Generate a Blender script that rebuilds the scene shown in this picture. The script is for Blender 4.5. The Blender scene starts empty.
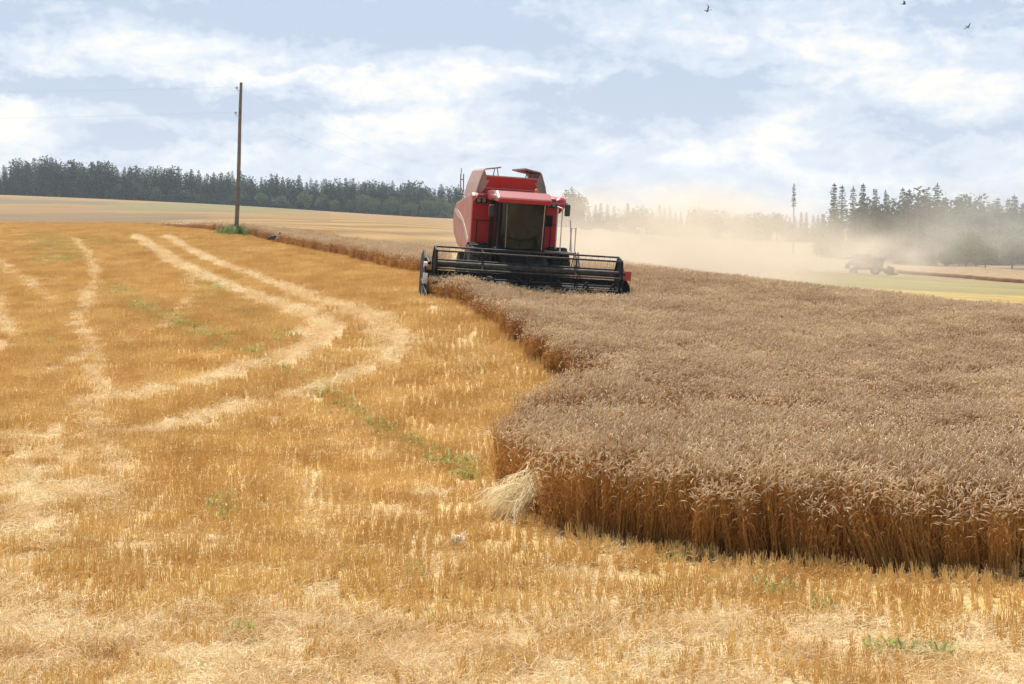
import bpy, bmesh, math, random
import numpy as np
from mathutils import Vector, Matrix, Euler, Quaternion
R = math.radians
random.seed(7); rng = np.random.default_rng(11)
sc = bpy.context.scene
col = sc.collection

# ------------------------------------------------------------------ camera
CZ = 3.75; F = 1800.0; PITCH = math.atan(132 / F)
cam_d = bpy.data.cameras.new('camera'); cam = bpy.data.objects.new('camera', cam_d); col.objects.link(cam)
cam_d.sensor_width = 36; cam_d.lens = F / 1024 * 36; cam_d.clip_start = .1; cam_d.clip_end = 9000
cam.location = (0, 0, CZ); cam.rotation_euler = (math.pi / 2 - PITCH, 0, 0)
sc.camera = cam
# ------------------------------------------------------------------ light
SUN_EL, SUN_AZ = R(52), R(-14)           # azimuth from +Y (away from the camera), negative = towards -X
sun_d = bpy.data.lights.new('sun', 'SUN'); sun = bpy.data.objects.new('sun', sun_d); col.objects.link(sun)
sun_d.energy = 4.7; sun_d.angle = R(.6); sun_d.color = (1, .95, .86)
sdir = Vector((math.sin(SUN_AZ) * math.cos(SUN_EL), math.cos(SUN_AZ) * math.cos(SUN_EL), math.sin(SUN_EL)))
sun.rotation_euler = (-sdir).to_track_quat('-Z', 'Y').to_euler(); sun.location = (0, 0, 200)
w = bpy.data.worlds.new('World'); sc.world = w; w.use_nodes = True
def build_world():
    nt = w.node_tree; N = nt.nodes; L = nt.links; N.clear()
    def math_(op, a, b=None, c=None):
        n = N.new('ShaderNodeMath'); n.operation = op
        for i, v in enumerate((a, b, c)):
            if v is None: continue
            if isinstance(v, (int, float)): n.inputs[i].default_value = v
            else: L.new(v, n.inputs[i])
        return n.outputs[0]
    tc = N.new('ShaderNodeTexCoord'); sp = N.new('ShaderNodeSeparateXYZ'); L.new(tc.outputs['Generated'], sp.inputs[0])
    az = math_('ARCTAN2', sp.outputs[0], sp.outputs[1])
    u = math_('MULTIPLY', az, 18.0); v = math_('MULTIPLY', sp.outputs[2], 18.0)
    def noise(su, sv, off, scale, det=7, rough=.58, dist=0.0):
        cb = N.new('ShaderNodeCombineXYZ'); L.new(math_('MULTIPLY', u, su), cb.inputs[0]); L.new(math_('MULTIPLY', v, sv), cb.inputs[1]); cb.inputs[2].default_value = off
        n = N.new('ShaderNodeTexNoise'); n.inputs['Scale'].default_value = scale; n.inputs['Detail'].default_value = det
        n.inputs['Roughness'].default_value = rough; n.inputs['Distortion'].default_value = dist
        L.new(cb.outputs[0], n.inputs['Vector']); return n.outputs['Fac']
    wu = math_('ADD', u, math_('MULTIPLY', math_('SUBTRACT', noise(1, 1.7, 3.1, 1.3, 9, .62), .5), 1.7))
    wv = math_('ADD', v, math_('MULTIPLY', math_('SUBTRACT', noise(1, 1.7, 9.7, 1.6, 9, .62), .5), .62))
    # cloud banks: (u, v, half width, half height, weight), weight < 0 = blue-grey underside, > 0 = sunlit white
    banks = [(-1.7, 1.78, 1.7, .36, -.52), (-.1, 1.7, 1.0, .3, -.4), (1.3, 1.02, 1.35, .34, -.52), (3.3, 2.2, 1.3, .16, -.75), (-4.2, 1.13, 1.5, .17, -.4),
             (-2.3, .98, 1.2, .15, -.4), (3.45, .9, .42, .2, -.3), (4.6, 1.75, .7, .14, -.35), (-4.9, 1.8, .5, .3, -.3), (.1, .55, .6, .1, -.2), (-3, .7, 1.1, .12, -.25),
             (2.9, 1.62, 1.5, .16, .34), (3.9, 1.2, 1.0, .3, .28), (2.2, 1.25, .7, .1, -.3), (4.3, .75, .7, .12, -.3), (4.55, 1.9, .55, .1, -.35), (.4, 1.35, .9, .07, .35), (1.7, .62, 1.6, .08, .3), (-2.3, 1.33, 1.6, .06, .3), (-3.9, 1.62, .9, .2, .3), (-4.6, 1.45, .4, .12, .35), (-1.2, 1.2, 1.3, .12, .4), (-1.0, .88, .9, .13, .42),
             (-5.1, .9, .5, .2, .45), (0, .25, 9, .28, .10), (2.6, .8, .6, .16, .3), (2.9, 2.75, 2.5, .2, -.4), (-2, 2.8, 3, .3, .2)]
    tot = None
    for bu, bv, ru, rv, wt in banks:
        a = math_('DIVIDE', math_('SUBTRACT', wu, bu), ru); b0 = math_('DIVIDE', math_('SUBTRACT', wv, bv), rv)
        b = math_('MULTIPLY', b0, math_('ADD', 1.0, math_('MULTIPLY', math_('LESS_THAN', wv, bv), 1.1 if wt < 0 else -.3)))     # flat undersides
        g = math_('MULTIPLY', math_('EXPONENT', math_('MULTIPLY', math_('ADD', math_('MULTIPLY', a, a), math_('MULTIPLY', b, b)), -1.0)), wt)
        tot = g if tot is None else math_('ADD', tot, g)
    nn = math_('ADD', math_('MULTIPLY', math_('SUBTRACT', noise(.62, 1.15, 1.3, 2.0, 10, .58, .5), .5), 1.9), math_('MULTIPLY', math_('SUBTRACT', noise(1.1, 1.9, 6.0, 4.5, 8, .6), .5), .8))
    val = math_('ADD', math_('ADD', nn, math_('MULTIPLY', tot, 1.25)), .40)
    val = math_('ADD', math_('MULTIPLY', math_('SUBTRACT', val, .49), 1.15), .48)
    cr = N.new('ShaderNodeValToRGB'); L.new(val, cr.inputs[0])
    e = cr.color_ramp.elements
    e[0].position = .05; e[0].color = (.505, .60, .77, 1); e[1].position = 1.0; e[1].color = (.97, .945, .91, 1)
    for p, c in ((.30, (.635, .715, .85, 1)), (.52, (.70, .775, .89, 1)), (.74, (.84, .87, .91, 1))):
        k = e.new(p); k.color = c
    sky = N.new('ShaderNodeTexSky'); sky.sky_type = 'NISHITA'; sky.sun_disc = False
    sky.sun_elevation = SUN_EL; sky.sun_rotation = SUN_AZ; sky.dust_density = 1.5; sky.altitude = 100
    b1 = N.new('ShaderNodeBackground'); b1.inputs[1].default_value = .075; L.new(sky.outputs[0], b1.inputs[0])
    b2 = N.new('ShaderNodeBackground'); b2.inputs[1].default_value = .80; L.new(cr.outputs[0], b2.inputs[0])
    # broken cloud: closed near the horizon (seen edge on), open overhead
    hi = N.new('ShaderNodeMapRange'); L.new(sp.outputs[2], hi.inputs[0]); hi.inputs[1].default_value = .13; hi.inputs[2].default_value = .5; hi.inputs[3].default_value = .9; hi.inputs[4].default_value = .38
    mx = N.new('ShaderNodeMixShader'); L.new(hi.outputs[0], mx.inputs[0]); L.new(b1.outputs[0], mx.inputs[1]); L.new(b2.outputs[0], mx.inputs[2])
    out = N.new('ShaderNodeOutputWorld'); L.new(mx.outputs[0], out.inputs[0])
build_world()
sc.view_settings.view_transform = 'Standard'; sc.view_settings.look = 'None'; sc.view_settings.gamma = 1; sc.view_settings.exposure = 0.45
sc.view_settings.use_curve_mapping = False
cy = sc.cycles
sc.render.engine = 'CYCLES'
cy.max_bounces = 6; cy.diffuse_bounces = 3; cy.glossy_bounces = 2; cy.transmission_bounces = 4; cy.transparent_max_bounces = 8; cy.volume_bounces = 1
cy.use_denoising = True; cy.denoiser = 'OPENIMAGEDENOISE'; cy.caustics_reflective = False; cy.caustics_refractive = False
cy.volume_max_steps = 96; cy.volume_step_rate = 1.0

# ------------------------------------------------------------------ helpers
def tag(o, label=None, cat=None, group=None, kind=None):
    for k, v in (('label', label), ('category', cat), ('group', group), ('kind', kind)):
        if v: o[k] = v
    return o
def link_obj(name, me, parent=None):
    o = bpy.data.objects.new(name, me); col.objects.link(o)
    if parent: o.parent = parent
    return o
def empty(name, loc, rot=(0, 0, 0)):
    o = bpy.data.objects.new(name, None); col.objects.link(o); o.location = loc; o.rotation_euler = rot; o.empty_display_size = .3
    return o
def copy_tree(o, parent=None):
    c = o.copy(); col.objects.link(c)
    if parent: c.parent = parent
    for ch in list(o.children): copy_tree(ch, c)
    return c
class MB:
    """collects shapes; build() links them as one mesh object"""
    def __init__(s): s.v = []; s.f = []; s.m = []
    def add(s, vs, fs, mi=0):
        o = len(s.v); s.v.extend([tuple(p) for p in vs]); s.f.extend([tuple(i + o for i in f) for f in fs]); s.m.extend([mi] * len(fs)); return s
    def box(s, c, d, rot=None, mi=0, tap=1.0):
        vs = []
        for z in (-.5, .5):
            k = 1 if z < 0 else tap
            for x, y in ((-.5, -.5), (.5, -.5), (.5, .5), (-.5, .5)): vs.append(Vector((x * d[0] * k, y * d[1] * k, z * d[2])))
        if rot: m = Euler(rot).to_matrix(); vs = [m @ p for p in vs]
        vs = [p + Vector(c) for p in vs]
        return s.add(vs, [(3, 2, 1, 0), (4, 5, 6, 7), (0, 1, 5, 4), (1, 2, 6, 5), (2, 3, 7, 6), (3, 0, 4, 7)], mi)
    def tube(s, pts, rad, n=8, mi=0, cap=True):
        pts = [Vector(p) for p in pts]; r = rad if isinstance(rad, (list, tuple)) else [rad] * len(pts)
        vs = []; fs = []
        for i, p in enumerate(pts):
            t = (pts[min(i + 1, len(pts) - 1)] - pts[max(i - 1, 0)]).normalized()
            up = Vector((0, 0, 1)) if abs(t.z) < .9 else Vector((1, 0, 0))
            a = t.cross(up).normalized(); b = t.cross(a)
            for k in range(n): vs.append(p + (a * math.cos(2 * math.pi * k / n) + b * math.sin(2 * math.pi * k / n)) * r[i])
        for i in range(len(pts) - 1):
            for k in range(n):
                k2 = (k + 1) % n; fs.append((i * n + k, i * n + k2, (i + 1) * n + k2, (i + 1) * n + k))
        if cap: fs.append(tuple(range(n))[::-1]); fs.append(tuple((len(pts) - 1) * n + k for k in range(n)))
        return s.add(vs, fs, mi)
    def prism(s, poly, axis, a, b, mi=0):
        """poly in the two other axes (in xyz order), extruded along axis from a to b"""
        n = len(poly); vs = []
        for t in (a, b):
            for p, q in poly:
                vs.append({'x': (t, p, q), 'y': (p, t, q), 'z': (p, q, t)}[axis])
        return s.add(vs, [tuple(range(n)), tuple(range(n, 2 * n))[::-1]] + [(i, i + n, (i + 1) % n + n, (i + 1) % n) for i in range(n)], mi)
    def lathe(s, prof, c, axis='x', n=28, mi=0):
        """prof: (offset along axis, radius)"""
        vs = []; m = len(prof)
        for k in range(n):
            a = 2 * math.pi * k / n
            for t, r in prof:
                q = (t, r * math.cos(a), r * math.sin(a))
                q = {'x': q, 'y': (q[1], q[0], q[2]), 'z': (q[1], q[2], q[0])}[axis]
                vs.append((q[0] + c[0], q[1] + c[1], q[2] + c[2]))
        fs = [(k * m + i, k * m + i + 1, ((k + 1) % n) * m + i + 1, ((k + 1) % n) * m + i) for k in range(n) for i in range(m - 1)]
        return s.add(vs, fs, mi)
    def build(s, name, mats, parent=None, bevel=0, smooth=False):
        me = bpy.data.meshes.new(name); me.from_pydata(s.v, [], s.f)
        for m in (mats if isinstance(mats, (list, tuple)) else [mats]): me.materials.append(m)
        bm = bmesh.new(); bm.from_mesh(me)
        bm.faces.ensure_lookup_table()
        for f, k in zip(bm.faces, s.m): f.material_index = k; f.smooth = smooth
        bmesh.ops.recalc_face_normals(bm, faces=bm.faces)
        if bevel: bmesh.ops.bevel(bm, geom=[e for e in bm.edges if len(e.link_faces) == 2 and e.calc_face_angle(0) > .5], offset=bevel, segments=2, affect='EDGES', profile=.6)
        bm.to_mesh(me); bm.free()
        return link_obj(name, me, parent)
def nodes(name):
    m = bpy.data.materials.new(name); m.use_nodes = True; nt = m.node_tree; nt.nodes.clear()
    out = nt.nodes.new('ShaderNodeOutputMaterial'); return m, nt.nodes, nt.links, out
def paint(name, c, c2=None, rough=.5, metal=0, scale=3, bump=0.0, coat=0, spec=.5):
    """principled with a two-tone noise"""
    m, N, L, out = nodes(name); p = N.new('ShaderNodeBsdfPrincipled'); L.new(p.outputs[0], out.inputs[0])
    c2 = c2 or tuple(x * .75 for x in c)
    tc = N.new('ShaderNodeTexCoord'); n = N.new('ShaderNodeTexNoise'); n.inputs['Scale'].default_value = scale; n.inputs['Detail'].default_value = 6; n.inputs['Roughness'].default_value = .65
    L.new(tc.outputs['Object'], n.inputs['Vector'])
    r = N.new('ShaderNodeValToRGB'); r.color_ramp.elements[0].position = .35; r.color_ramp.elements[1].position = .68
    r.color_ramp.elements[0].color = (*c, 1); r.color_ramp.elements[1].color = (*c2, 1); L.new(n.outputs['Fac'], r.inputs[0]); L.new(r.outputs[0], p.inputs['Base Color'])
    mr = N.new('ShaderNodeMapRange'); L.new(n.outputs['Fac'], mr.inputs[0]); mr.inputs[3].default_value = rough * .8; mr.inputs[4].default_value = min(1, rough * 1.3); L.new(mr.outputs[0], p.inputs['Roughness'])
    p.inputs['Metallic'].default_value = metal; p.inputs['Coat Weight'].default_value = coat; p.inputs['Specular IOR Level'].default_value = spec
    if bump:
        b = N.new('ShaderNodeBump'); b.inputs['Strength'].default_value = bump; b.inputs['Distance'].default_value = .02; L.new(n.outputs['Fac'], b.inputs['Height']); L.new(b.outputs[0], p.inputs['Normal'])
    return m
def leafy(name, c, c2, trans=.35, rough=.7, spread=.3):
    """thin plant matter: diffuse + translucent, tone varying per instance"""
    m, N, L, out = nodes(name)
    oi = N.new('ShaderNodeObjectInfo'); ge = N.new('ShaderNodeNewGeometry')
    ad = N.new('ShaderNodeMath'); ad.operation = 'ADD'; L.new(oi.outputs['Random'], ad.inputs[0]); L.new(ge.outputs['Random Per Island'], ad.inputs[1])
    pn = N.new('ShaderNodeTexNoise'); pn.inputs['Scale'].default_value = .55; pn.inputs['Detail'].default_value = 4; pn.inputs['Roughness'].default_value = .7; L.new(ge.outputs['Position'], pn.inputs['Vector'])
    pm = N.new('ShaderNodeMapRange'); L.new(pn.outputs['Fac'], pm.inputs[0]); pm.inputs[1].default_value = .3; pm.inputs[2].default_value = .7; pm.inputs[3].default_value = -.55; pm.inputs[4].default_value = .55
    hf = N.new('ShaderNodeMath'); hf.operation = 'MULTIPLY_ADD'; hf.use_clamp = True; hf.inputs[1].default_value = .5; L.new(ad.outputs[0], hf.inputs[0]); L.new(pm.outputs[0], hf.inputs[2])
    mx = N.new('ShaderNodeMix'); mx.data_type = 'RGBA'; L.new(hf.outputs[0], mx.inputs[0]); mx.inputs[6].default_value = (*c, 1); mx.inputs[7].default_value = (*c2, 1)
    p = N.new('ShaderNodeBsdfPrincipled'); p.inputs['Roughness'].default_value = rough; p.inputs['Specular IOR Level'].default_value = spread; L.new(mx.outputs[2], p.inputs['Base Color'])
    t = N.new('ShaderNodeBsdfTranslucent'); L.new(mx.outputs[2], t.inputs[0])
    s = N.new('ShaderNodeMixShader'); s.inputs[0].default_value = trans; L.new(p.outputs[0], s.inputs[1]); L.new(t.outputs[0], s.inputs[2]); L.new(s.outputs[0], out.inputs[0])
    return m

# ------------------------------------------------------------------ terrain: heights from points surveyed off the photograph
def ray(px, py):
    u = (px - 512) / F; v = (342 - py) / F
    return np.array([u, v * math.sin(PITCH) + math.cos(PITCH), v * math.cos(PITCH) - math.sin(PITCH)])
def pt(px, py, d):
    r = ray(px, py); return np.array([0, 0, CZ]) + r * (d / r[1])
ctrl = []
for r_ in (2.5, 6, 11):
    for a_ in np.linspace(-3.1, 3.1, 9): ctrl.append((r_ * math.sin(a_), r_ * math.cos(a_), 0))
for r_ in (18, 26):
    for a_ in (-2.8, -1.9, -1.1, -.6, .6, 1.1, 1.9, 2.8): ctrl.append((r_ * math.sin(a_), r_ * math.cos(a_), 0))
for px, z in ((-400, 8), (0, 7), (230, 4), (440, -3), (560, -8), (760, -14), (1024, -14), (1400, -14)): ctrl.append(((px - 512) / F * 1300, 1300, z))
for r_ in (70, 300, 1200, 3000):
    for a_ in (-2.9, -2, -1.2, 1.2, 2, 2.9): ctrl.append((r_ * math.sin(a_), r_ * math.cos(a_), (1.5 if a_ < 0 else -.5) * math.log(r_ / 20) * .6))
for px in (-100, 200, 500, 800, 1100): ctrl.append(tuple(pt(px, 684, 14.3)))
for a_ in ((540, 530, 21), (850, 570, 18.75), (1024, 578, 18.3), (1200, 585, 18), (495, 487, 24.6), (560, 420, 30.5), (540, 368, 36.5), (430, 296, 50.5), (470, 312, 46), (500, 329, 42.5),
           (0, 560, 19.6), (0, 450, 28), (0, 400, 34.5), (0, 330, 50), (0, 280, 72), (0, 224, 150), (-200, 222, 150), (-200, 300, 60), (-200, 400, 34), (86, 226, 140), (150, 230, 122), (223, 236, 106),
           (260, 242, 100), (340, 257, 82), (425, 277, 62), (300, 300, 56), (200, 330, 46.5), (300, 400, 34), (200, 450, 27.5), (400, 400, 33.5), (150, 280, 68), (240, 270, 75),
           (0, 222, 210), (0, 216, 330), (0, 209, 450), (0, 195, 900), (100, 199, 900), (100, 217, 300), (100, 209, 480), (230, 224, 170), (230, 217, 300), (230, 212, 420), (230, 205, 880),
           (340, 240, 130), (340, 224, 280), (340, 212, 860), (430, 258, 95), (430, 241, 160), (430, 230, 300), (440, 218, 860), (-300, 190, 900), (-300, 214, 300)):
    ctrl.append(tuple(pt(*a_)))
for px, d, z in ((640, 51, .78), (640, 60, 1.08), (700, 64, .84), (850, 55, .60), (1024, 50, .33), (1200, 46, .15), (850, 35, .1), (1000, 30, 0), (700, 35, .15), (720, 45, .50), (900, 44, .3),
                 (520, 46, .78), (520, 51, .98), (520, 56, 1.12), (520, 75, 1.2), (600, 46, .62), (560, 100, .7), (520, 150, -.5), (520, 210, -1.6), (700, 90, -.3), (700, 150, -3), (850, 85, -1.6), (1024, 80, -2.0), (1200, 75, -2.2)):
    ctrl.append(((px - 512) / F * d, d, z))
for a_ in ((1024, 309, 150), (850, 296, 160), (1024, 285, 300), (873, 273, 340), (1024, 264, 430), (1200, 262, 430), (900, 262, 450), (760, 250, 500), (650, 236, 700), (560, 224, 800), (760, 262, 360), (700, 255, 400), (1024, 250, 700), (1200, 240, 900), (800, 236, 900)):
    ctrl.append(tuple(pt(*a_)))
ctrl = np.array(ctrl, float)
def feat(x, y):
    r = np.hypot(x, y) + 1e-6; return np.stack([np.arctan2(x, y) * 3.0, np.log(r + .5)], -1)
def kern(d2): return .5 * d2 * np.log(d2 + 1e-9)
_c = feat(ctrl[:, 0], ctrl[:, 1]); _n = len(_c)
_A = np.zeros((_n + 3, _n + 3)); _d = ((_c[:, None] - _c[None]) ** 2).sum(-1)
_A[:_n, :_n] = kern(_d) + np.eye(_n) * 2e-4; _A[:_n, _n] = 1; _A[:_n, _n + 1:] = _c; _A[_n, :_n] = 1; _A[_n + 1:, :_n] = _c.T
# work with the height divided by distance, so that near ground is held as tightly as far ground in angle
_sc = np.hypot(ctrl[:, 0], ctrl[:, 1]) + 6
_w = np.linalg.solve(_A, np.concatenate([ctrl[:, 2] / _sc, [0, 0, 0]]))
def hgt(x, y):
    x = np.atleast_1d(np.asarray(x, float)); y = np.atleast_1d(np.asarray(y, float)); o = np.empty(x.shape)
    xf, yf, of = x.ravel(), y.ravel(), o.ravel()
    for i in range(0, xf.size, 20000):
        f = feat(xf[i:i + 20000], yf[i:i + 20000]); d2 = ((f[:, None] - _c[None]) ** 2).sum(-1)
        of[i:i + 20000] = (kern(d2) @ _w[:_n] + _w[_n] + f @ _w[_n + 1:]) * (np.hypot(xf[i:i + 20000], yf[i:i + 20000]) + 6)
    return of.reshape(x.shape)
def hz(x, y): return float(hgt(x, y)[0])
# tabulated version of the height for the hundreds of thousands of plants (az, ln r grid)
GA = np.linspace(-.62, .62, 260); GR = np.linspace(math.log(9), math.log(1300), 420)
_gx, _gy = np.meshgrid(GA, GR, indexing='ij'); _er = np.exp(_gy)
_gh = hgt(_er * np.sin(_gx), _er * np.cos(_gx))
def hfast(x, y):
    a = np.arctan2(x, y); l = np.log(np.hypot(x, y))
    i = np.clip((a - GA[0]) / (GA[1] - GA[0]), 0, len(GA) - 1.001); j = np.clip((l - GR[0]) / (GR[1] - GR[0]), 0, len(GR) - 1.001)
    i0 = i.astype(int); j0 = j.astype(int); fi = i - i0; fj = j - j0
    return (_gh[i0, j0] * (1 - fi) * (1 - fj) + _gh[i0 + 1, j0] * fi * (1 - fj) + _gh[i0, j0 + 1] * (1 - fi) * fj + _gh[i0 + 1, j0 + 1] * fi * fj)
def hit(px, py, h=0.0):
    """where the ray of the photograph's pixel meets the ground (plus h)"""
    d = np.exp(np.linspace(math.log(11), math.log(1250), 1500)); r = ray(px, py); r = r / r[1]
    x = r[0] * d; z = CZ + r[2] * d; g = hfast(x, d) + h
    k = np.nonzero(z <= g)[0]
    i = k[0] if len(k) else len(d) - 1
    return np.array([x[i], d[i]])
def inside(x, y, poly):
    poly = np.asarray(poly); r = np.zeros(x.shape, bool); n = len(poly)
    for i in range(n):
        x1, y1 = poly[i]; x2, y2 = poly[(i + 1) % n]
        c = ((y1 > y) != (y2 > y)) & (x < (x2 - x1) * (y - y1) / (y2 - y1 + 1e-12) + x1); r ^= c
    return r
def vnoise(x, y, s, seed=0):
    """smooth value noise, numpy"""
    x = x / s + seed * 17.3; y = y / s + seed * 5.1; xi = np.floor(x).astype(np.int64); yi = np.floor(y).astype(np.int64); fx = x - xi; fy = y - yi
    fx = fx * fx * (3 - 2 * fx); fy = fy * fy * (3 - 2 * fy)
    def h(a, b):
        n = (a * 374761393 + b * 668265263 + seed * 974711) & 0x7fffffff; n = ((n ^ (n >> 13)) * 1274126177) & 0x7fffffff; return ((n ^ (n >> 16)) & 0xffff) / 65535.0
    return (h(xi, yi) * (1 - fx) + h(xi + 1, yi) * fx) * (1 - fy) + (h(xi, yi + 1) * (1 - fx) + h(xi + 1, yi + 1) * fx) * fy
def fbm(x, y, s, seed=0): return vnoise(x, y, s, seed) * .5 + vnoise(x, y, s * .47, seed + 3) * .3 + vnoise(x, y, s * .21, seed + 5) * .2
def segdist(x, y, line, wd):
    """1 on the line, 0 past its half width (soft)"""
    best = np.full(x.shape, 1e9); line = [np.asarray(p) for p in line]
    for a, b in zip(line[:-1], line[1:]):
        d = b - a; t = np.clip(((x - a[0]) * d[0] + (y - a[1]) * d[1]) / (d @ d + 1e-9), 0, 1)
        best = np.minimum(best, np.hypot(x - a[0] - t * d[0], y - a[1] - t * d[1]))
    return np.clip(1.25 - best / wd, 0, 1)

# ------------------------------------------------------------------ field plan (world coordinates)
YAW = R(9)
HP = np.array([.06, 53.2])                                              # the combine's origin, on the ground under its front axle
def cl(x, y): return HP + np.array([x * math.cos(YAW) - y * math.sin(YAW), x * math.sin(YAW) + y * math.cos(YAW)])   # combine local -> world
def gp(px, d): return np.array([(px - 512) / F * d, d])
WHEAT = [cl(-2.86, -2.95), gp(470, 46.5), gp(505, 41.5), gp(530, 38), gp(540, 36.3), gp(572, 35), gp(600, 33.6), gp(590, 31.8), gp(552, 29.3), gp(527, 27.3), gp(503, 24.9), gp(512, 23.6), gp(538, 22.0), gp(548, 21.2),
         gp(590, 20.4), gp(650, 19.8), gp(740, 19.2), gp(850, 18.75), gp(1024, 18.3), gp(1300, 17.9), (40, 17.5), (46, 40), (36, 74), (14, 80), (3, 78), cl(2.75, 24), cl(2.75, -2.95)]
WHEAT_B = [gp(165, 133), gp(223, 113), gp(262, 103), gp(340, 82.6), gp(423, 63), gp(440, 64.5), gp(446, 82), gp(440, 86), gp(340, 97), gp(262, 122), gp(223, 142), gp(185, 150)]
WHEAT_C = [hit(893, 273), hit(960, 278), hit(1024, 283.5), hit(1150, 292), hit(1150, 283), hit(1024, 274), hit(960, 270), hit(893, 268.5)]
WHEAT_D = [hit(225, 216.5), hit(325, 217.5), hit(325, 215), hit(225, 213)]
P_ = lambda *a: [hit(*q) for q in a]
TRACKS = [  # (polyline, half width in m, strength)
    (P_((135, 238), (150, 248), (165, 258), (200, 276), (240, 294), (285, 309), (318, 322), (328, 333), (318, 346), (296, 357), (250, 370), (200, 385), (150, 397), (110, 405)), .62, 1.0),
    (P_((165, 238), (185, 249), (205, 260), (240, 273), (290, 292), (340, 309), (378, 325), (399, 340), (400, 353), (378, 370), (340, 385), (290, 400), (240, 412), (190, 425), (140, 436)), .55, .95),
    (P_((300, 335), (322, 326), (330, 338), (315, 350)), .8, .7),
    (P_((372, 328), (398, 342), (396, 358), (372, 372)), .75, .7),
    (P_((75, 240), (92, 262), (96, 280), (84, 305), (78, 325), (90, 350), (100, 380), (93, 405), (99, 440), (106, 475)), .33, .75),
    (P_((0, 262), (25, 282), (50, 302)), .4, .6), (P_((0, 300), (6, 330), (0, 352)), .35, .7), (P_((0, 385), (45, 378), (95, 352), (125, 345), (170, 327), (195, 292), (186, 268)), .45, .5),
    (P_((410, 290), (440, 318), (462, 345), (480, 380), (492, 402)), .4, .4), (P_((300, 420), (390, 402), (440, 395), (490, 384)), .5, .3),
    (P_((22, 440), (14, 480), (8, 540)), .2, .8), (P_((55, 430), (46, 500), (42, 570)), .2, .75), (P_((104, 455), (118, 500), (130, 540)), .18, .45), (P_((30, 520), (10, 600)), .3, .6),
    (P_((310, 470), (318, 520), (335, 560)), .2, .4), (P_((520, 585), (620, 565)), .15, .4)]
GREEN = [(P_((40, 233), (52, 246), (62, 262)), .9, .8), (P_((90, 238), (115, 246)), 1.0, .55), (P_((105, 286), (135, 302), (165, 320), (205, 338), (240, 352)), .33, .85), (P_((240, 352), (300, 378), (325, 395)), .2, .35),
         (P_((325, 396), (350, 410), (380, 430), (400, 441)), .16, .8), (P_((395, 440), (425, 453), (445, 462), (475, 478)), .22, .9), (P_((190, 276), (215, 290), (260, 322)), .5, .3), (P_((255, 335), (290, 345)), .4, .3),
         (P_((200, 296), (235, 312)), .6, .3), (P_((20, 338), (60, 352)), .4, .2), (P_((410, 574), (415, 580)), .1, .6), (P_((645, 606), (655, 612)), .14, .7), (P_((768, 588), (790, 600)), .14, .5), (P_((815, 606), (826, 612)), .12, .7),
         (P_((905, 660), (935, 655)), .2, .9), (P_((672, 563), (690, 560)), .12, .8), (P_((770, 562), (776, 560)), .1, .6), (P_((215, 500), (235, 525)), .12, .35), (P_((250, 640), (262, 655)), .14, .4)]
def straw_mask(x, y):
    m = np.zeros(x.shape)
    wx = x + (vnoise(x, y, 1.3, 21) - .5) * .35; wy = y + (vnoise(x, y, 1.3, 22) - .5) * .35
    for ln, wd, st in TRACKS: m = np.maximum(m, segdist(wx, wy, ln, wd * .8) * st)
    m *= .55 + .75 * fbm(x, y, .55, 2)
    band = np.clip((17.15 + (vnoise(x, y, 1.6, 8) - .5) * 1.2 + .05 * np.clip(-x, 0, 9) - .03 * x - y) / .5, 0, 1)   # the swath in front of the camera
    m = np.maximum(m, band * np.clip(.1 + 1.25 * fbm(x, y * .7, .6, 4), 0, 1))
    left = np.clip((-x - .19 * y) / 1.2, 0, 1) * np.clip((32 - y) / 8, 0, 1) * np.clip((fbm(x, y * .2, .34, 9) - .44) * 6, 0, 1)
    m = np.maximum(m, left * .65)
    rows = np.clip((fbm(x * 1.0, y * .28, .45, 31) - .60) * 6, 0, 1) * np.clip((34 - y) / 10, 0, 1) * .6
    m = np.maximum(m, rows)
    m = np.maximum(m, np.clip((fbm(x, y * .6, 2.2, 35) - .52) * 4, 0, 1) * np.clip((140 - y) / 20, 0, 1) * .32)
    return np.clip(m, 0, 1)
def green_mask(x, y):
    m = np.zeros(x.shape)
    for ln, wd, st in GREEN: m = np.maximum(m, segdist(x, y, ln, wd * 1.45) * st)
    return np.clip(m * (1.9 * fbm(x, y, .6, 14) - .25), 0, 1)

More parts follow.
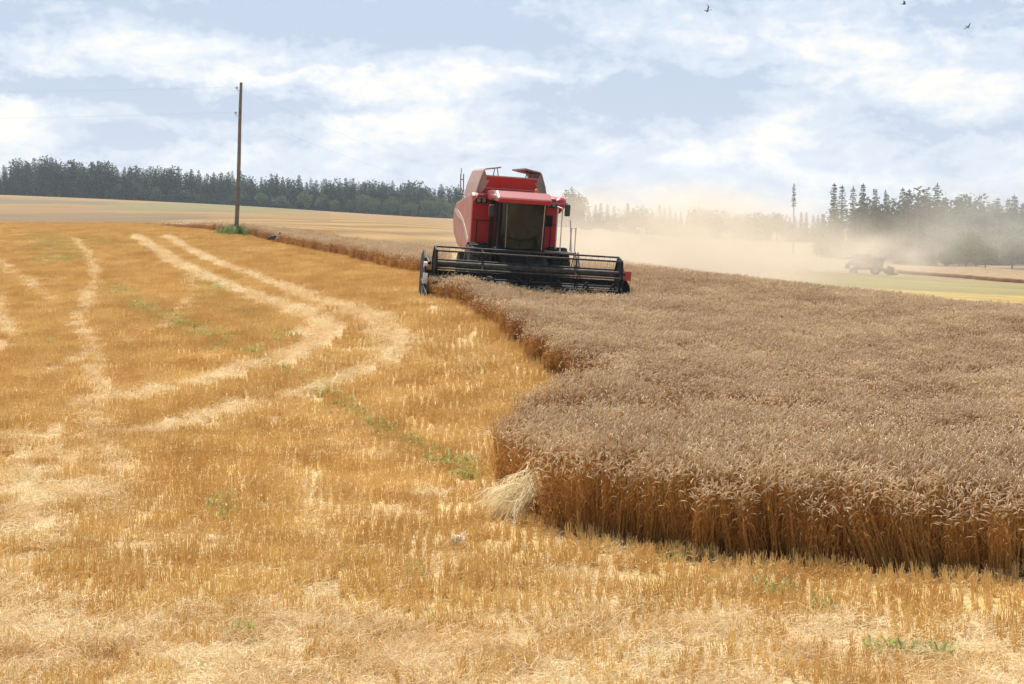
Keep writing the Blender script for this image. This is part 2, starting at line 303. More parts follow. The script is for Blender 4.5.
# ------------------------------------------------------------------ ground sheet
def build_ground():
    az = np.concatenate([np.linspace(-math.pi, -.36, 70)[:-1], np.linspace(-.36, .36, 560), np.linspace(.36, math.pi, 70)[1:]])
    rr = np.concatenate([[.6, 1.5, 3, 5, 7, 9, 11], np.exp(np.linspace(math.log(12), math.log(1000), 640)), [1150, 1350, 1600, 1900, 2300]])
    A, Rr = np.meshgrid(az, rr, indexing='ij'); X = Rr * np.sin(A); Y = Rr * np.cos(A)
    Z = hgt(X, Y); near = Rr < 60
    Z += np.where(near, (fbm(X, Y, .5, 41) - .5) * .04, 0)
    na, nr = A.shape; V = np.stack([X, Y, Z], -1).reshape(-1, 3)
    idx = np.arange(na * nr).reshape(na, nr)
    q = np.stack([idx[:-1, :-1], idx[1:, :-1], idx[1:, 1:], idx[:-1, 1:]], -1).reshape(-1, 4)[:, ::-1]
    me = bpy.data.meshes.new('ground')
    me.vertices.add(len(V)); me.vertices.foreach_set('co', V.ravel())
    me.loops.add(q.size); me.loops.foreach_set('vertex_index', q.ravel().astype(np.int32)); me.polygons.add(len(q))
    me.polygons.foreach_set('loop_start', np.arange(0, q.size, 4, dtype=np.int32)); me.polygons.foreach_set('loop_total', np.full(len(q), 4, dtype=np.int32))
    me.update(calc_edges=True); me.polygons.foreach_set('use_smooth', np.ones(len(q), bool))
    # zone colours; far fields darkened to stand for the stubble shade they lack
    x = X.ravel(); y = Y.ravel(); r = Rr.ravel()
    C = np.empty((len(x), 3)); C[:] = (.55, .38, .15)                   # golden stubble
    v = (fbm(x, y, 5.0, 51)[:, None] - .5) * 2; C *= 1 + .30 * v
    v2 = (fbm(x, y, 1.1, 52)[:, None] - .5) * 2; C *= 1 + .26 * v2
    def zone(poly, c, jit=.10, s=14):
        sw = np.clip(r * .02, .3, 9); k = inside(x + (fbm(x, y, 14, 66) - .5) * 2 * sw, y + (fbm(x, y, 14, 67) - .5) * 3.5 * sw, poly); k2 = fbm(x[k], y[k], s, 61)[:, None]; C[k] = np.array(c) * (1 + jit * 2 * (k2 - .5)); return k
    far_l = zone([gp(-700, 160), gp(60, 190), gp(223, 118), gp(262, 110), gp(425, 66), gp(520, 75), gp(530, 900), gp(-700, 950)], (.27, .17, .058), .3, 30)
    # lighter swaths left by earlier passes in the cut field behind
    k = inside(x, y, [gp(185, 172), gp(262, 118), gp(340, 92), gp(440, 70), gp(520, 75), gp(530, 880), gp(330, 880), gp(330, 300), gp(225, 280)])
    ph = (x[k] * .80 + y[k] * -.10) * .75 + fbm(x[k], y[k], 40, 63) * 2
    C[k] = np.array((.29, .175, .06)) * (1 + .26 * np.sin(ph))[:, None] * (1 + .25 * (fbm(x[k], y[k], 9, 64) - .5))[:, None]
    zone(P_((-80, 214), (0, 213.5), (90, 212), (215, 214.5), (190, 221), (90, 224), (-80, 222)), (.20, .13, .06), .25, 30)
    zone(P_((-80, 206), (0, 206), (105, 208), (112, 211.5), (0, 212.5), (-80, 213)), (.26, .15, .055), .15, 30)
    zone(P_((112, 203.5), (310, 209), (310, 212.5), (220, 212), (110, 210)), (.20, .165, .062), .2, 30)
    zone(P_((-80, 197), (0, 199), (120, 202), (110, 205), (0, 204), (-80, 203)), (.18, .13, .07), .15, 30)
    # valley on the right
    zone([gp(640, 85), gp(1300, 82), gp(1400, 480), gp(1200, 800), gp(560, 850), gp(520, 300)], (.27, .19, .10), .12, 30)
    zone(P_((700, 272), (860, 278), (893, 274), (1024, 285), (1150, 292), (1150, 312), (1024, 304.5), (850, 292), (700, 282)), (.27, .22, .085), .25, 9)
    zone(P_((820, 286), (900, 290), (1024, 296), (1150, 304), (1150, 325), (1024, 312), (850, 300)), (.40, .28, .085), .4, 5)
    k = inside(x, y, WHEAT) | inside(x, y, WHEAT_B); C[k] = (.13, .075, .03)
    s = straw_mask(x, y) * (r < 200); g = green_mask(x, y) * (r < 200)
    C = C * (1 - s[:, None]) + np.array((.70, .52, .30)) * s[:, None]
    C = C * (1 - g[:, None] * .75) + np.array((.22, .25, .06)) * g[:, None] * .75
    C = np.clip(C, .01, .9)
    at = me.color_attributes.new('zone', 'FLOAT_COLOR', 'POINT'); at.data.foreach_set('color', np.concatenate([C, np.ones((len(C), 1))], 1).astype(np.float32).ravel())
    m, N, L, out = nodes('field_soil_and_stubble')
    p = N.new('ShaderNodeBsdfPrincipled'); L.new(p.outputs[0], out.inputs[0]); p.inputs['Roughness'].default_value = .9; p.inputs['Specular IOR Level'].default_value = .15
    ca = N.new('ShaderNodeVertexColor'); ca.layer_name = 'zone'
    ge = N.new('ShaderNodeNewGeometry')
    n1 = N.new('ShaderNodeTexNoise'); n1.inputs['Scale'].default_value = 9; n1.inputs['Detail'].default_value = 8; n1.inputs['Roughness'].default_value = .75; L.new(ge.outputs['Position'], n1.inputs['Vector'])
    mr = N.new('ShaderNodeMapRange'); L.new(n1.outputs['Fac'], mr.inputs[0]); mr.inputs[1].default_value = .3; mr.inputs[2].default_value = .7; mr.inputs[3].default_value = .55; mr.inputs[4].default_value = 1.42
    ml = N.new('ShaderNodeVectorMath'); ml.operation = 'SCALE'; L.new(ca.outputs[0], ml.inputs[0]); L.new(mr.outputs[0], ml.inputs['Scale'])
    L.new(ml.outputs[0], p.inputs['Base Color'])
    b = N.new('ShaderNodeBump'); b.inputs['Strength'].default_value = .8; b.inputs['Distance'].default_value = .05; L.new(n1.outputs['Fac'], b.inputs['Height']); L.new(b.outputs[0], p.inputs['Normal'])
    me.materials.append(m)
    return tag(link_obj('ground', me), kind='structure')
build_ground()

# ------------------------------------------------------------------ haze: the air that lets the far woods fade
def build_haze():
    m, N, L, out = nodes('hazy_air'); v = N.new('ShaderNodeVolumePrincipled'); L.new(v.outputs[0], out.inputs['Volume'])
    v.inputs['Color'].default_value = (.72, .85, 1, 1); v.inputs['Density'].default_value = .00014; v.inputs['Anisotropy'].default_value = .2
    b = MB(); b.box((0, 0, 12), (5000, 5000, 110)); o = b.build('haze', m); tag(o, kind='stuff')
build_haze()

# ------------------------------------------------------------------ crops
def scatter(name, pts, rot, scl, idx, protos, label=None, group=None):
    pc = bpy.data.collections.new(name + '_clumps')
    for i, p in enumerate(protos): p.name = 'clump_%02d' % i if len(protos) > 9 else p.name; pc.objects.link(p)
    me = bpy.data.meshes.new(name); me.vertices.add(len(pts)); me.vertices.foreach_set('co', np.asarray(pts, np.float32).ravel())
    me.attributes.new('turn', 'FLOAT_VECTOR', 'POINT').data.foreach_set('vector', np.asarray(rot, np.float32).ravel())
    me.attributes.new('size', 'FLOAT_VECTOR', 'POINT').data.foreach_set('vector', np.asarray(scl, np.float32).ravel())
    me.attributes.new('pick', 'INT', 'POINT').data.foreach_set('value', np.asarray(idx, np.int32))
    ng = bpy.data.node_groups.new(name, 'GeometryNodeTree')
    ng.interface.new_socket('Geometry', in_out='INPUT', socket_type='NodeSocketGeometry'); ng.interface.new_socket('Geometry', in_out='OUTPUT', socket_type='NodeSocketGeometry')
    N = ng.nodes; L = ng.links
    gi = N.new('NodeGroupInput'); go = N.new('NodeGroupOutput'); io = N.new('GeometryNodeInstanceOnPoints'); ci = N.new('GeometryNodeCollectionInfo')
    ci.inputs['Collection'].default_value = pc; ci.inputs['Separate Children'].default_value = True; ci.inputs['Reset Children'].default_value = True
    L.new(gi.outputs[0], io.inputs['Points']); L.new(ci.outputs[0], io.inputs['Instance']); io.inputs['Pick Instance'].default_value = True
    for nm, ty, sock in (('turn', 'FLOAT_VECTOR', 'Rotation'), ('size', 'FLOAT_VECTOR', 'Scale'), ('pick', 'INT', 'Instance Index')):
        a = N.new('GeometryNodeInputNamedAttribute'); a.data_type = ty; a.inputs[0].default_value = nm; L.new(a.outputs[0], io.inputs[sock])
    L.new(io.outputs[0], go.inputs[0])
    o = link_obj(name, me); md = o.modifiers.new('growth', 'NODES'); md.node_group = ng
    return tag(o, label, None, group, 'stuff')
def proto(name, b, mats):
    me = bpy.data.meshes.new(name); me.from_pydata(b.v, [], b.f)
    for m in mats: me.materials.append(m)
    me.polygons.foreach_set('material_index', b.m); me.update()
    return bpy.data.objects.new(name, me)
M_STEM = leafy('wheat_stem', (.47, .235, .05), (.63, .37, .10), .38)
M_EAR = leafy('wheat_ear', (.65, .485, .30), (.91, .745, .51), .32, .7, .12)
M_LEAF = leafy('dry_wheat_leaf', (.44, .18, .035), (.62, .32, .09), .5)
M_STUB = leafy('stubble_stem', (.72, .49, .18), (.93, .74, .38), .45)
M_STRAW = leafy('cut_straw', (.84, .64, .36), (.98, .89, .66), .42, .7, .1)
M_WEED = leafy('green_weed_leaf', (.29, .34, .09), (.50, .53, .20), .45)
M_GRASS = leafy('verge_grass', (.13, .19, .04), (.27, .30, .09), .4)
def blade(b, pts, wd, side, mi):
    """ribbon along pts, tapering"""
    vs = []; n = len(pts)
    for i, p in enumerate(pts):
        k = wd * (1 - .8 * i / (n - 1)) * .5; vs += [p - side * k, p + side * k]
    b.add(vs, [(2 * i, 2 * i + 1, 2 * i + 3, 2 * i + 2) for i in range(n - 1)], mi)
def wheat_clump(seed, n=54, ext=.16, ears=1.0):
    rd = random.Random(seed); b = MB()
    for _ in range(n):
        x, y = rd.uniform(-ext, ext), rd.uniform(-ext, ext); H = rd.uniform(.74, .98) * (1 if rd.random() > .2 else rd.uniform(.6, .9)); lean = rd.gauss(0, .07); ang = rd.uniform(0, 6.28)
        lx, ly = math.cos(ang), math.sin(ang); na = rd.gauss(.5, 1.2); nx, ny = math.cos(na), math.sin(na)
        P = [Vector((x, y, -.03)), Vector((x + lx * lean * .3, y + ly * lean * .3, H * .5)), Vector((x + lx * lean, y + ly * lean, H * .9))]
        # nodding neck and ear
        bend = min(2.4, abs(rd.gauss(1.15, .55))); p = P[-1].copy(); a = 0
        for k in range(2):
            a += bend * .3; p = p + Vector((nx * math.sin(a), ny * math.sin(a), math.cos(a))) * .045; P.append(p.copy())
        b.tube(P, [.0026, .0022, .0017, .0015, .0014], 3, 0, False)
        E = [p.copy()]; eared = rd.random() < ears
        for k in range(4):
            a += bend * .13; p = p + Vector((nx * math.sin(a), ny * math.sin(a), math.cos(a))) * .0215; E.append(p.copy())
        if eared: b.tube(E, [.0023, .0060, .0069, .0055, .0016], 5, 1, False)
        for k in range(rd.choice((1, 2, 2, 3))):
            h0 = rd.uniform(.15, .75) * H; t = h0 / H; q = Vector((x + lx * lean * t, y + ly * lean * t, h0)); la = rd.uniform(0, 6.28); d = Vector((math.cos(la), math.sin(la), 0)); l = rd.uniform(.1, .2); dr = rd.uniform(.2, 1.3)
            blade(b, [q, q + d * l * .4 + Vector((0, 0, .05)), q + d * l * .75 + Vector((0, 0, .05 - dr * .07)), q + d * l * .9 + Vector((0, 0, -dr * .16))], .012, Vector((-d.y, d.x, 0)), 2)
    return proto('wheat_clump', b, [M_STEM, M_EAR, M_LEAF])
def stubble_clump(seed):
    rd = random.Random(seed); b = MB()
    for r_ in range(4):
        x0 = -.1875 + r_ * .125
        for _ in range(30):
            x = x0 + rd.gauss(0, .016); y = rd.uniform(-.27, .27); h = rd.uniform(.10, .2) * (1 if rd.random() > .15 else .6); tx, ty = rd.gauss(0, .16) * h, rd.gauss(0, .16) * h
            b.tube([(x, y, -.03), (x + tx, y + ty, h)], [.0034, .0028], 3, 0, False)
            if rd.random() < .25:
                la = rd.uniform(0, 6.28); d = Vector((math.cos(la), math.sin(la), 0)); q = Vector((x + tx * .6, y + ty * .6, h * .6))
                blade(b, [q, q + d * .05 + Vector((0, 0, .02)), q + d * .1 + Vector((0, 0, -.02))], .01, Vector((-d.y, d.x, 0)), 0)
    for _ in range(9):
        x, y, a, l = rd.uniform(-.25, .25), rd.uniform(-.25, .25), rd.uniform(0, 6.28), rd.uniform(.06, .2); z = rd.uniform(.02, .1); dz = rd.gauss(0, .04)
        b.tube([(x, y, z), (x + math.cos(a) * l, y + math.sin(a) * l, max(.01, z + dz))], .003, 3, 1, False)
    return proto('stubble_clump', b, [M_STUB, M_STRAW])
def straw_clump(seed, n=95, ext=.28):
    rd = random.Random(seed); b = MB()
    for _ in range(n):
        r_ = ext * math.sqrt(rd.random()); t = rd.uniform(0, 6.28); x, y = r_ * math.cos(t), r_ * math.sin(t); a = rd.uniform(0, 6.28); l = rd.uniform(.05, .24); z = rd.uniform(.0, .13) * (1.2 - r_ / ext); dz = rd.gauss(.0, .07)
        d = Vector((math.cos(a), math.sin(a), 0)); p = Vector((x, y, z + .01)); e = p + d * l + Vector((0, 0, dz)); e.z = max(.005, e.z); mid = (p + e) / 2 + Vector((rd.gauss(0, .012), rd.gauss(0, .012), rd.uniform(0, .03)))
        if rd.random() < .6: b.tube([p, mid, e], .0028, 3, 0, False)
        else: blade(b, [p, mid, e], rd.uniform(.006, .011), Vector((-d.y, d.x, rd.uniform(-.6, .6))).normalized(), 0)
    return proto('straw_clump', b, [M_STRAW])
def leaf_clump(name, seed, mat, n, h, ext, wd):
    rd = random.Random(seed); b = MB()
    for _ in range(n):
        x, y, a = rd.gauss(0, ext), rd.gauss(0, ext), rd.uniform(0, 6.28); d = Vector((math.cos(a), math.sin(a), 0)); hh = h * rd.uniform(.4, 1.1); l = rd.uniform(.3, .9) * hh; q = Vector((x, y, 0))
        blade(b, [q, q + d * l * .35 + Vector((0, 0, hh * .6)), q + d * l * .8 + Vector((0, 0, hh * .95)), q + d * l * 1.3 + Vector((0, 0, hh * .85))], wd, Vector((-d.y, d.x, 0)), 0)
    return proto(name, b, [mat])
def grid_pts(x0, x1, y0, y1, step, jit=.5):
    gx, gy = np.meshgrid(np.arange(x0, x1, step), np.arange(y0, y1, step)); gx = gx.ravel() + (rng.random(gx.size) - .5) * step * jit * 2; gy = gy.ravel() + (rng.random(gy.size) - .5) * step * jit * 2
    return gx, gy
def arr(x, y, dz=0): return np.stack([x, y, hfast(x, y) + dz], -1)

WP = [wheat_clump(100 + i) for i in range(9)] + [wheat_clump(150 + i, 46, .16, .12) for i in range(3)]
def build_wheat():
    X, Y = grid_pts(-6, 47, 16, 82, .25); k = inside(X, Y, WHEAT) & (X < .34 * Y + 2.5) & (np.abs(X) > -1); X, Y = X[k], Y[k]
    n = len(X); hs = 1.0 + .15 * (fbm(X, Y, 2.3, 71) - .5) * 2 + .05 * rng.standard_normal(n)
    # the near block stands taller; along its far side runs a trodden lane
    LN = [hit(px, py, .8) for px, py in ((560, 366), (600, 375), (680, 392), (780, 412), (900, 432), (1024, 448), (1200, 470))]
    wxl = X + (vnoise(X, Y, 1.5, 77) - .5) * .7; wyl = Y + (vnoise(X, Y, 1.5, 78) - .5) * .9
    near_ = inside(wxl, wyl, LN + [(40, 10), (-3, 10), (-3, LN[0][1])]); hs *= np.where(near_, 1.0, .72)
    lane = np.clip(segdist(wxl, wyl + .75, [p + np.array([0, 1.5]) for p in LN], 1.15) * 1.4, 0, 1) * np.clip((9.5 - X) / 5, .2, 1); hs *= 1 - .16 * lane
    bare = lane * (.25 + 1.0 * fbm(X, Y, .9, 88)) + np.clip((fbm(X * .6, Y, 2.4, 89) - .62) * 5, 0, .8)
    pick = np.where(rng.random(n) < bare * .9, rng.integers(9, 12, n), rng.integers(0, 9, n))
    edge = segdist(X, Y, WHEAT, .30)
    k = rng.random(n) > edge * .12; X, Y, hs, edge, pick = X[k], Y[k], hs[k], edge[k], pick[k]; n = len(X); hs *= 1 - .16 * edge * rng.random(n)
    sd = .035 + .09 * edge; rot = np.stack([rng.normal(0, 1, n) * sd, rng.normal(0, 1, n) * sd, rng.uniform(-.5, .5, n)], -1)
    # plants on the cut edge lean out a little and are ragged
    scl = np.stack([np.full(n, 1.05), np.full(n, 1.05), hs * rng.choice([1, 1, 1, .93], n)], -1)
    scatter('standing_wheat', arr(X, Y), rot, scl, pick, WP, 'ripe brown standing wheat in front of the red combine, cut to a sharp edge')
    XB = []; 
    X, Y = grid_pts(-60, 3, 60, 125, .28); k = inside(X, Y, WHEAT_B); a = (X[k], Y[k], np.full(k.sum(), 1.2))
    X, Y = grid_pts(-170, -10, 125, 330, 1.0); k = inside(X, Y, WHEAT_B); b_ = (X[k], Y[k], np.full(k.sum(), 4.0))
    XB = np.concatenate([a[0], b_[0]]); YB = np.concatenate([a[1], b_[1]]); S = np.concatenate([a[2], b_[2]]); n = len(XB)
    scatter('standing_wheat', arr(XB, YB), np.stack([np.zeros(n), np.zeros(n), rng.uniform(-.6, .6, n)], -1), np.stack([S, S, .66 + .07 * rng.standard_normal(n) - .22 * np.clip((YB - 105) / 20, 0, 1)], -1), rng.integers(0, 9, n), WP, 'strip of standing wheat running from the wooden pole to behind the red combine')
    xs = np.array(WHEAT_C); X, Y = grid_pts(xs[:, 0].min(), xs[:, 0].max(), xs[:, 1].min(), xs[:, 1].max(), 1.0); k = inside(X, Y, WHEAT_C); X, Y = X[k], Y[k]
    n = len(X); S = np.full(n, 4.2)
    scatter('standing_wheat', arr(X, Y), np.stack([np.zeros(n), np.zeros(n), rng.uniform(-.6, .6, n)], -1), np.stack([S, S, np.full(n, .75)], -1), rng.integers(0, 9, n), WP, 'thin strip of standing wheat ahead of the far combine in the valley')
build_wheat()
SP = [stubble_clump(200 + i) for i in range(8)]
def build_stubble():
    X, Y = grid_pts(-48, 14, 12.2, 150, .46, .3)
    k = (np.abs(X) < .33 * Y + 1.5) & ~inside(X, Y, WHEAT) & ~inside(X, Y, WHEAT_B) & (X < 9 + .0 * Y)
    k &= ~((Y > 62) & (X > -.135 * (Y - 62) - 3.2)) | ((Y < 80) & (X > -8) & (X < 5))
    s = straw_mask(X, Y); k &= rng.random(len(X)) > (s - .15) * np.where(Y < 19, .7, 1.25)
    X, Y, s = X[k], Y[k], s[k]; n = len(X); hs = (1 - .35 * s) * (.75 + .5 * fbm(X, Y, 2.2, 81) + .1 * rng.standard_normal(n))
    scatter('wheat_stubble', arr(X, Y), np.stack([rng.normal(0, .05, n), rng.normal(0, .05, n), rng.normal(-.1, .12, n)], -1), np.stack([np.ones(n), np.ones(n), hs], -1), rng.integers(0, len(SP), n), SP, 'golden cut wheat stubble covering the field')
build_stubble()
TP = [straw_clump(300 + i) for i in range(7)]
def build_straw():
    X, Y = grid_pts(-45, 12, 12.2, 140, .26)
    X2, Y2 = grid_pts(-9, 10, 12.2, 30, .3)
    X = np.concatenate([X, X2]); Y = np.concatenate([Y, Y2])
    s = straw_mask(X, Y); k = (np.abs(X) < .33 * Y + 1.5) & ~inside(X, Y, WHEAT) & ~inside(X, Y, WHEAT_B) & (rng.random(len(X)) < np.maximum(s * .85, .10 * np.clip((fbm(X, Y, 1.7, 91) - .3) * 3, .1, 2)))
    X, Y, s = X[k], Y[k], s[k]; n = len(X); S = rng.uniform(.55, 1.05, n)
    scatter('loose_straw', arr(X, Y, .07 * s * (Y > 20)), np.stack([rng.normal(0, .08, n), rng.normal(0, .08, n), rng.uniform(0, 6.28, n)], -1), np.stack([S, S, S * (.45 + .8 * s)], -1), rng.integers(0, len(TP), n), TP, 'pale loose straw lying in swaths over the stubble')
build_straw()
def build_weeds():
    pr = [leaf_clump('weed_clump', 400 + i, M_WEED, 16, .16, .06, .032) for i in range(4)]
    X, Y = grid_pts(-40, 8, 13, 130, .19); g = green_mask(X, Y); k = (rng.random(len(X)) < g * .75) & (np.abs(X) < .33 * Y + 1.5) & ~inside(X, Y, WHEAT); X, Y = X[k], Y[k]
    n = len(X); S = rng.uniform(.5, 1.1, n)
    scatter('weeds', arr(X, Y), np.stack([np.zeros(n), np.zeros(n), rng.uniform(0, 6.28, n)], -1), np.stack([S] * 3, -1), rng.integers(0, 4, n), pr, 'low green weeds growing in lines through the stubble')
build_weeds()
POLE = gp(236, 107)
def build_grass():
    pr = [leaf_clump('grass_clump', 450 + i, M_GRASS, 40, .6, .14, .03) for i in range(4)]
    n = 150; X = POLE[0] + rng.normal(.15, .75, n); Y = POLE[1] + rng.normal(0, .8, n); S = np.clip(rng.uniform(.4, 1.0, n) * (1.25 - .35 * np.abs(X - POLE[0])), .3, 2)
    scatter('grass', arr(X, Y), np.stack([np.zeros(n), np.zeros(n), rng.uniform(0, 6.28, n)], -1), np.stack([S] * 3, -1), rng.integers(0, 4, n), pr, 'tuft of tall green grass around the foot of the wooden pole')
build_grass()
def build_bundle():
    rd = random.Random(5); b = MB()
    for _ in range(620):
        t = rd.random(); s0 = Vector((.38 + rd.gauss(0, .12), 21.85 + rd.gauss(0, .16), .44 + rd.gauss(0, .13))); e = Vector((-.46 + .50 * t + rd.gauss(0, .07), 22.75 - 1.45 * t + rd.gauss(0, .16), .04 + rd.random() ** 2 * .16))
        a = rd.uniform(0, .6); p = s0.lerp(e, a); q = s0.lerp(e, min(1, a + rd.uniform(.35, .65))); m_ = (p + q) / 2 + Vector((rd.gauss(0, .035), rd.gauss(0, .04), .06 + rd.gauss(0, .035)))
        for v_ in (p, m_, q): v_.z += hz(v_.x, v_.y)
        d = (q - p).normalized()
        b.tube([p, m_, q], .0042, 3, 0, False) if rd.random() < .6 else blade(b, [p, m_, q], .013, Vector((-d.y, d.x, rd.gauss(0, .4))).normalized(), 0)
    tag(b.build('straw_bundle', M_STRAW), 'pale bent straw bundle fallen at the corner of the standing wheat', 'straw bundle')
    b = MB(); c = hit(458, 549)
    for _ in range(130):
        r_ = abs(rd.gauss(0, .06)); t = rd.uniform(0, 6.28); p = Vector((c[0] + r_ * math.cos(t), c[1] + r_ * math.sin(t), hz(*c) + rd.uniform(.02, .14))); a = rd.uniform(0, 6.28); q = p + Vector((math.cos(a), math.sin(a), rd.gauss(0, .4))) * rd.uniform(.05, .13)
        blade(b, [p, (p + q) / 2 + Vector((0, 0, .01)), q], .014, Vector((-math.sin(a), math.cos(a), .3)).normalized(), 0)
    tag(b.build('straw_clump', paint('bleached_straw', (.8, .72, .55), (.7, .58, .38), .7)), 'small bleached clump of straw lying alone on the stubble', 'straw clump')
build_bundle()

# ------------------------------------------------------------------ woods
M_BARK = paint('bark', (.10, .075, .055), (.17, .13, .10), .9, scale=6, bump=.4)
def crown_mat(name, c, c2): return leafy(name, c, c2, .25, .8, .2)
M_SPR = crown_mat('spruce_needles', (.010, .033, .020), (.028, .062, .034)); M_PIN = crown_mat('pine_needles', (.035, .06, .028), (.07, .10, .05))
M_DEC = crown_mat('broadleaf_leaves', (.07, .125, .05), (.13, .20, .085)); M_ASP = crown_mat('dull_leaves', (.017, .045, .022), (.045, .085, .038))
def leafq(b, p, d, l, wd, rd):
    s = d.cross(Vector((rd.gauss(0, 1), rd.gauss(0, 1), rd.gauss(0, 1)))).normalized() * wd * .5
    b.add([p - s * .5, p + d * l * .5 - s, p + d * l, p + d * l * .5 + s], [(0, 1, 2, 3)])
def spruce(seed, H=15, rad=2.3, low=.06):
    rd = random.Random(seed); b = MB(); z = H * low; ph = 0
    while z < H * .985:
        t = z / H; r_ = rad * (1 - t) ** .8 * rd.uniform(.75, 1.15) + .12; n = max(4, int(10 * (1 - t) + 4)); ph += rd.uniform(.3, 1.2)
        for k in range(n):
            a = ph + 6.28 * k / n + rd.gauss(0, .2); rr = r_ * rd.uniform(.55, 1.15); d = Vector((math.cos(a), math.sin(a), -.28 + rd.gauss(0, .15))).normalized()
            for j in range(3):
                p = Vector((0, 0, z)) + d * rr * (.12 + .3 * j); dd = (d + Vector((rd.gauss(0, .3), rd.gauss(0, .3), rd.gauss(-.1, .25)))).normalized()
                leafq(b, p, dd, max(.35, rr * .5) * rd.uniform(.7, 1.2), rd.uniform(.3, .6) * (1.2 - .5 * t), rd)
        z += H * .026 * rd.uniform(.7, 1.3)
    leafq(b, Vector((0, 0, H * .95)), Vector((0, 0, 1)), H * .07, .25, rd)
    t_ = MB(); t_.tube([(0, 0, -.3), (0, 0, H * .5), (0, 0, H * .97)], [H * .014, H * .009, .03], 7)
    return b, t_
def lobed(seed, H, lobes, n, leaf=.55, trunk_to=.6):
    """lobes: (x, y, z, rx, rz)"""
    rd = random.Random(seed); b = MB(); wts = [l[3] ** 2 * 1.0 for l in lobes]
    for _ in range(n):
        l = rd.choices(lobes, wts)[0]; q = Vector((rd.gauss(0, 1), rd.gauss(0, 1), rd.gauss(0, 1))).normalized(); k = rd.uniform(.55, 1.1) if rd.random() < .8 else rd.uniform(.1, .6)
        k *= 1 + .16 * math.sin(q.x * 7 + seed) * math.sin(q.y * 6 + q.z * 5)
        p = Vector((l[0] + q.x * l[3] * k, l[1] + q.y * l[3] * k, l[2] + q.z * l[4] * k)); d = (q + Vector((rd.gauss(0, .7), rd.gauss(0, .7), rd.gauss(-.1, .6)))).normalized()
        leafq(b, p, d, leaf * rd.uniform(.6, 1.4), leaf * rd.uniform(.5, .9), rd)
    t_ = MB(); t_.tube([(0, 0, -.3), (.1, 0, H * .3), (0, .1, H * trunk_to)], [H * .018, H * .013, H * .006], 7)
    for l in lobes:
        t_.tube([(0.05, 0, max(H * .2, l[2] - l[4] * .8)), ((l[0]) * .6, l[1] * .6, l[2] - l[4] * .2), (l[0], l[1], l[2] + l[4] * .3)], [H * .007, H * .004, .02], 5)
    return b, t_
def broad(seed, H=9, W=3.2, n=1100):
    rd = random.Random(seed); L_ = [(0, 0, H * .62, W * .62, H * .36)]
    for k in range(6):
        a = k * 1.05 + rd.random(); L_.append((math.cos(a) * W * .5, math.sin(a) * W * .5, H * rd.uniform(.32, .75), W * rd.uniform(.35, .55), H * rd.uniform(.17, .26)))
    return lobed(seed, H, L_, n)
def pine(seed, H=18):
    return spruce(seed, H, 1.9 + .3 * (seed % 3), .36 + .07 * (seed % 3))
def tree_kind(name, bt, mat, label, cat, group, loc, s=1.0, rz=0.0):
    r_ = empty(name, loc, (0, 0, rz)); tag(r_, label, cat, group)
    me = bpy.data.meshes.new('crown'); me.from_pydata(bt[0].v, [], bt[0].f); me.materials.append(mat); link_obj('crown', me, r_)
    me = bpy.data.meshes.new('trunk'); me.from_pydata(bt[1].v, [], bt[1].f); me.materials.append(M_BARK); link_obj('trunk', me, r_)
    r_.scale = (s, s, s); return r_
def tree_copy(src, loc, s, rz, label, group, sz=None):
    c = copy_tree(src); c.location = loc; c.scale = (s, s, sz or s); c.rotation_euler = (0, 0, rz); c['label'] = label; c['group'] = group; return c
def at_ground(px, d): p = gp(px, d); return (p[0], p[1], hz(p[0], p[1]) - .15)
PROTO = {}
def plant(kind, px, d, H, label, group, cat=None, wide=1.0):
    """kind: key of the shape; the first use makes the tree, later uses copy it with its trunk and crown"""
    loc = at_ground(px, d); rz = random.uniform(0, 6.28)
    mk = {'spruce': (lambda i: spruce(500 + i, 15, [2.3, 2.8, 1.9, 2.5][i]), M_SPR, 15, 'spruce_tree', 'spruce'),
          'dome': (lambda i: broad(620 + i, 12, 4.0, 4200), M_ASP, 12, 'broadleaf_tree', 'tree'), 'pine': (lambda i: pine(540 + i), M_PIN, 18, 'pine_tree', 'pine'), 'broad': (lambda i: broad(560 + i), M_DEC, 9, 'broadleaf_tree', 'tree'),
          'dull': (lambda i: broad(580 + i, 12, 3.4, 1300), M_ASP, 12, 'broadleaf_tree', 'tree')}[kind]
    v = random.randrange(4) if kind == 'spruce' else random.randrange(3); key = (kind, v); s = H / mk[2]
    if key not in PROTO:
        PROTO[key] = tree_kind(mk[3], mk[0](v), mk[1], label, mk[4], group, loc, s, rz); o = PROTO[key]; o.scale = (s * wide, s * wide, s)
    else: o = tree_copy(PROTO[key], loc, s * wide, rz, label, group, s)
    return o
GL = 'trees of the long wood beyond the stubble'; GM = 'trees of the wood behind the dust'; GR_ = 'trees of the tall wood behind the far combine'; GU = 'undergrowth bushes of the long wood'; GB = 'bushy trees along the foot of the long wood'
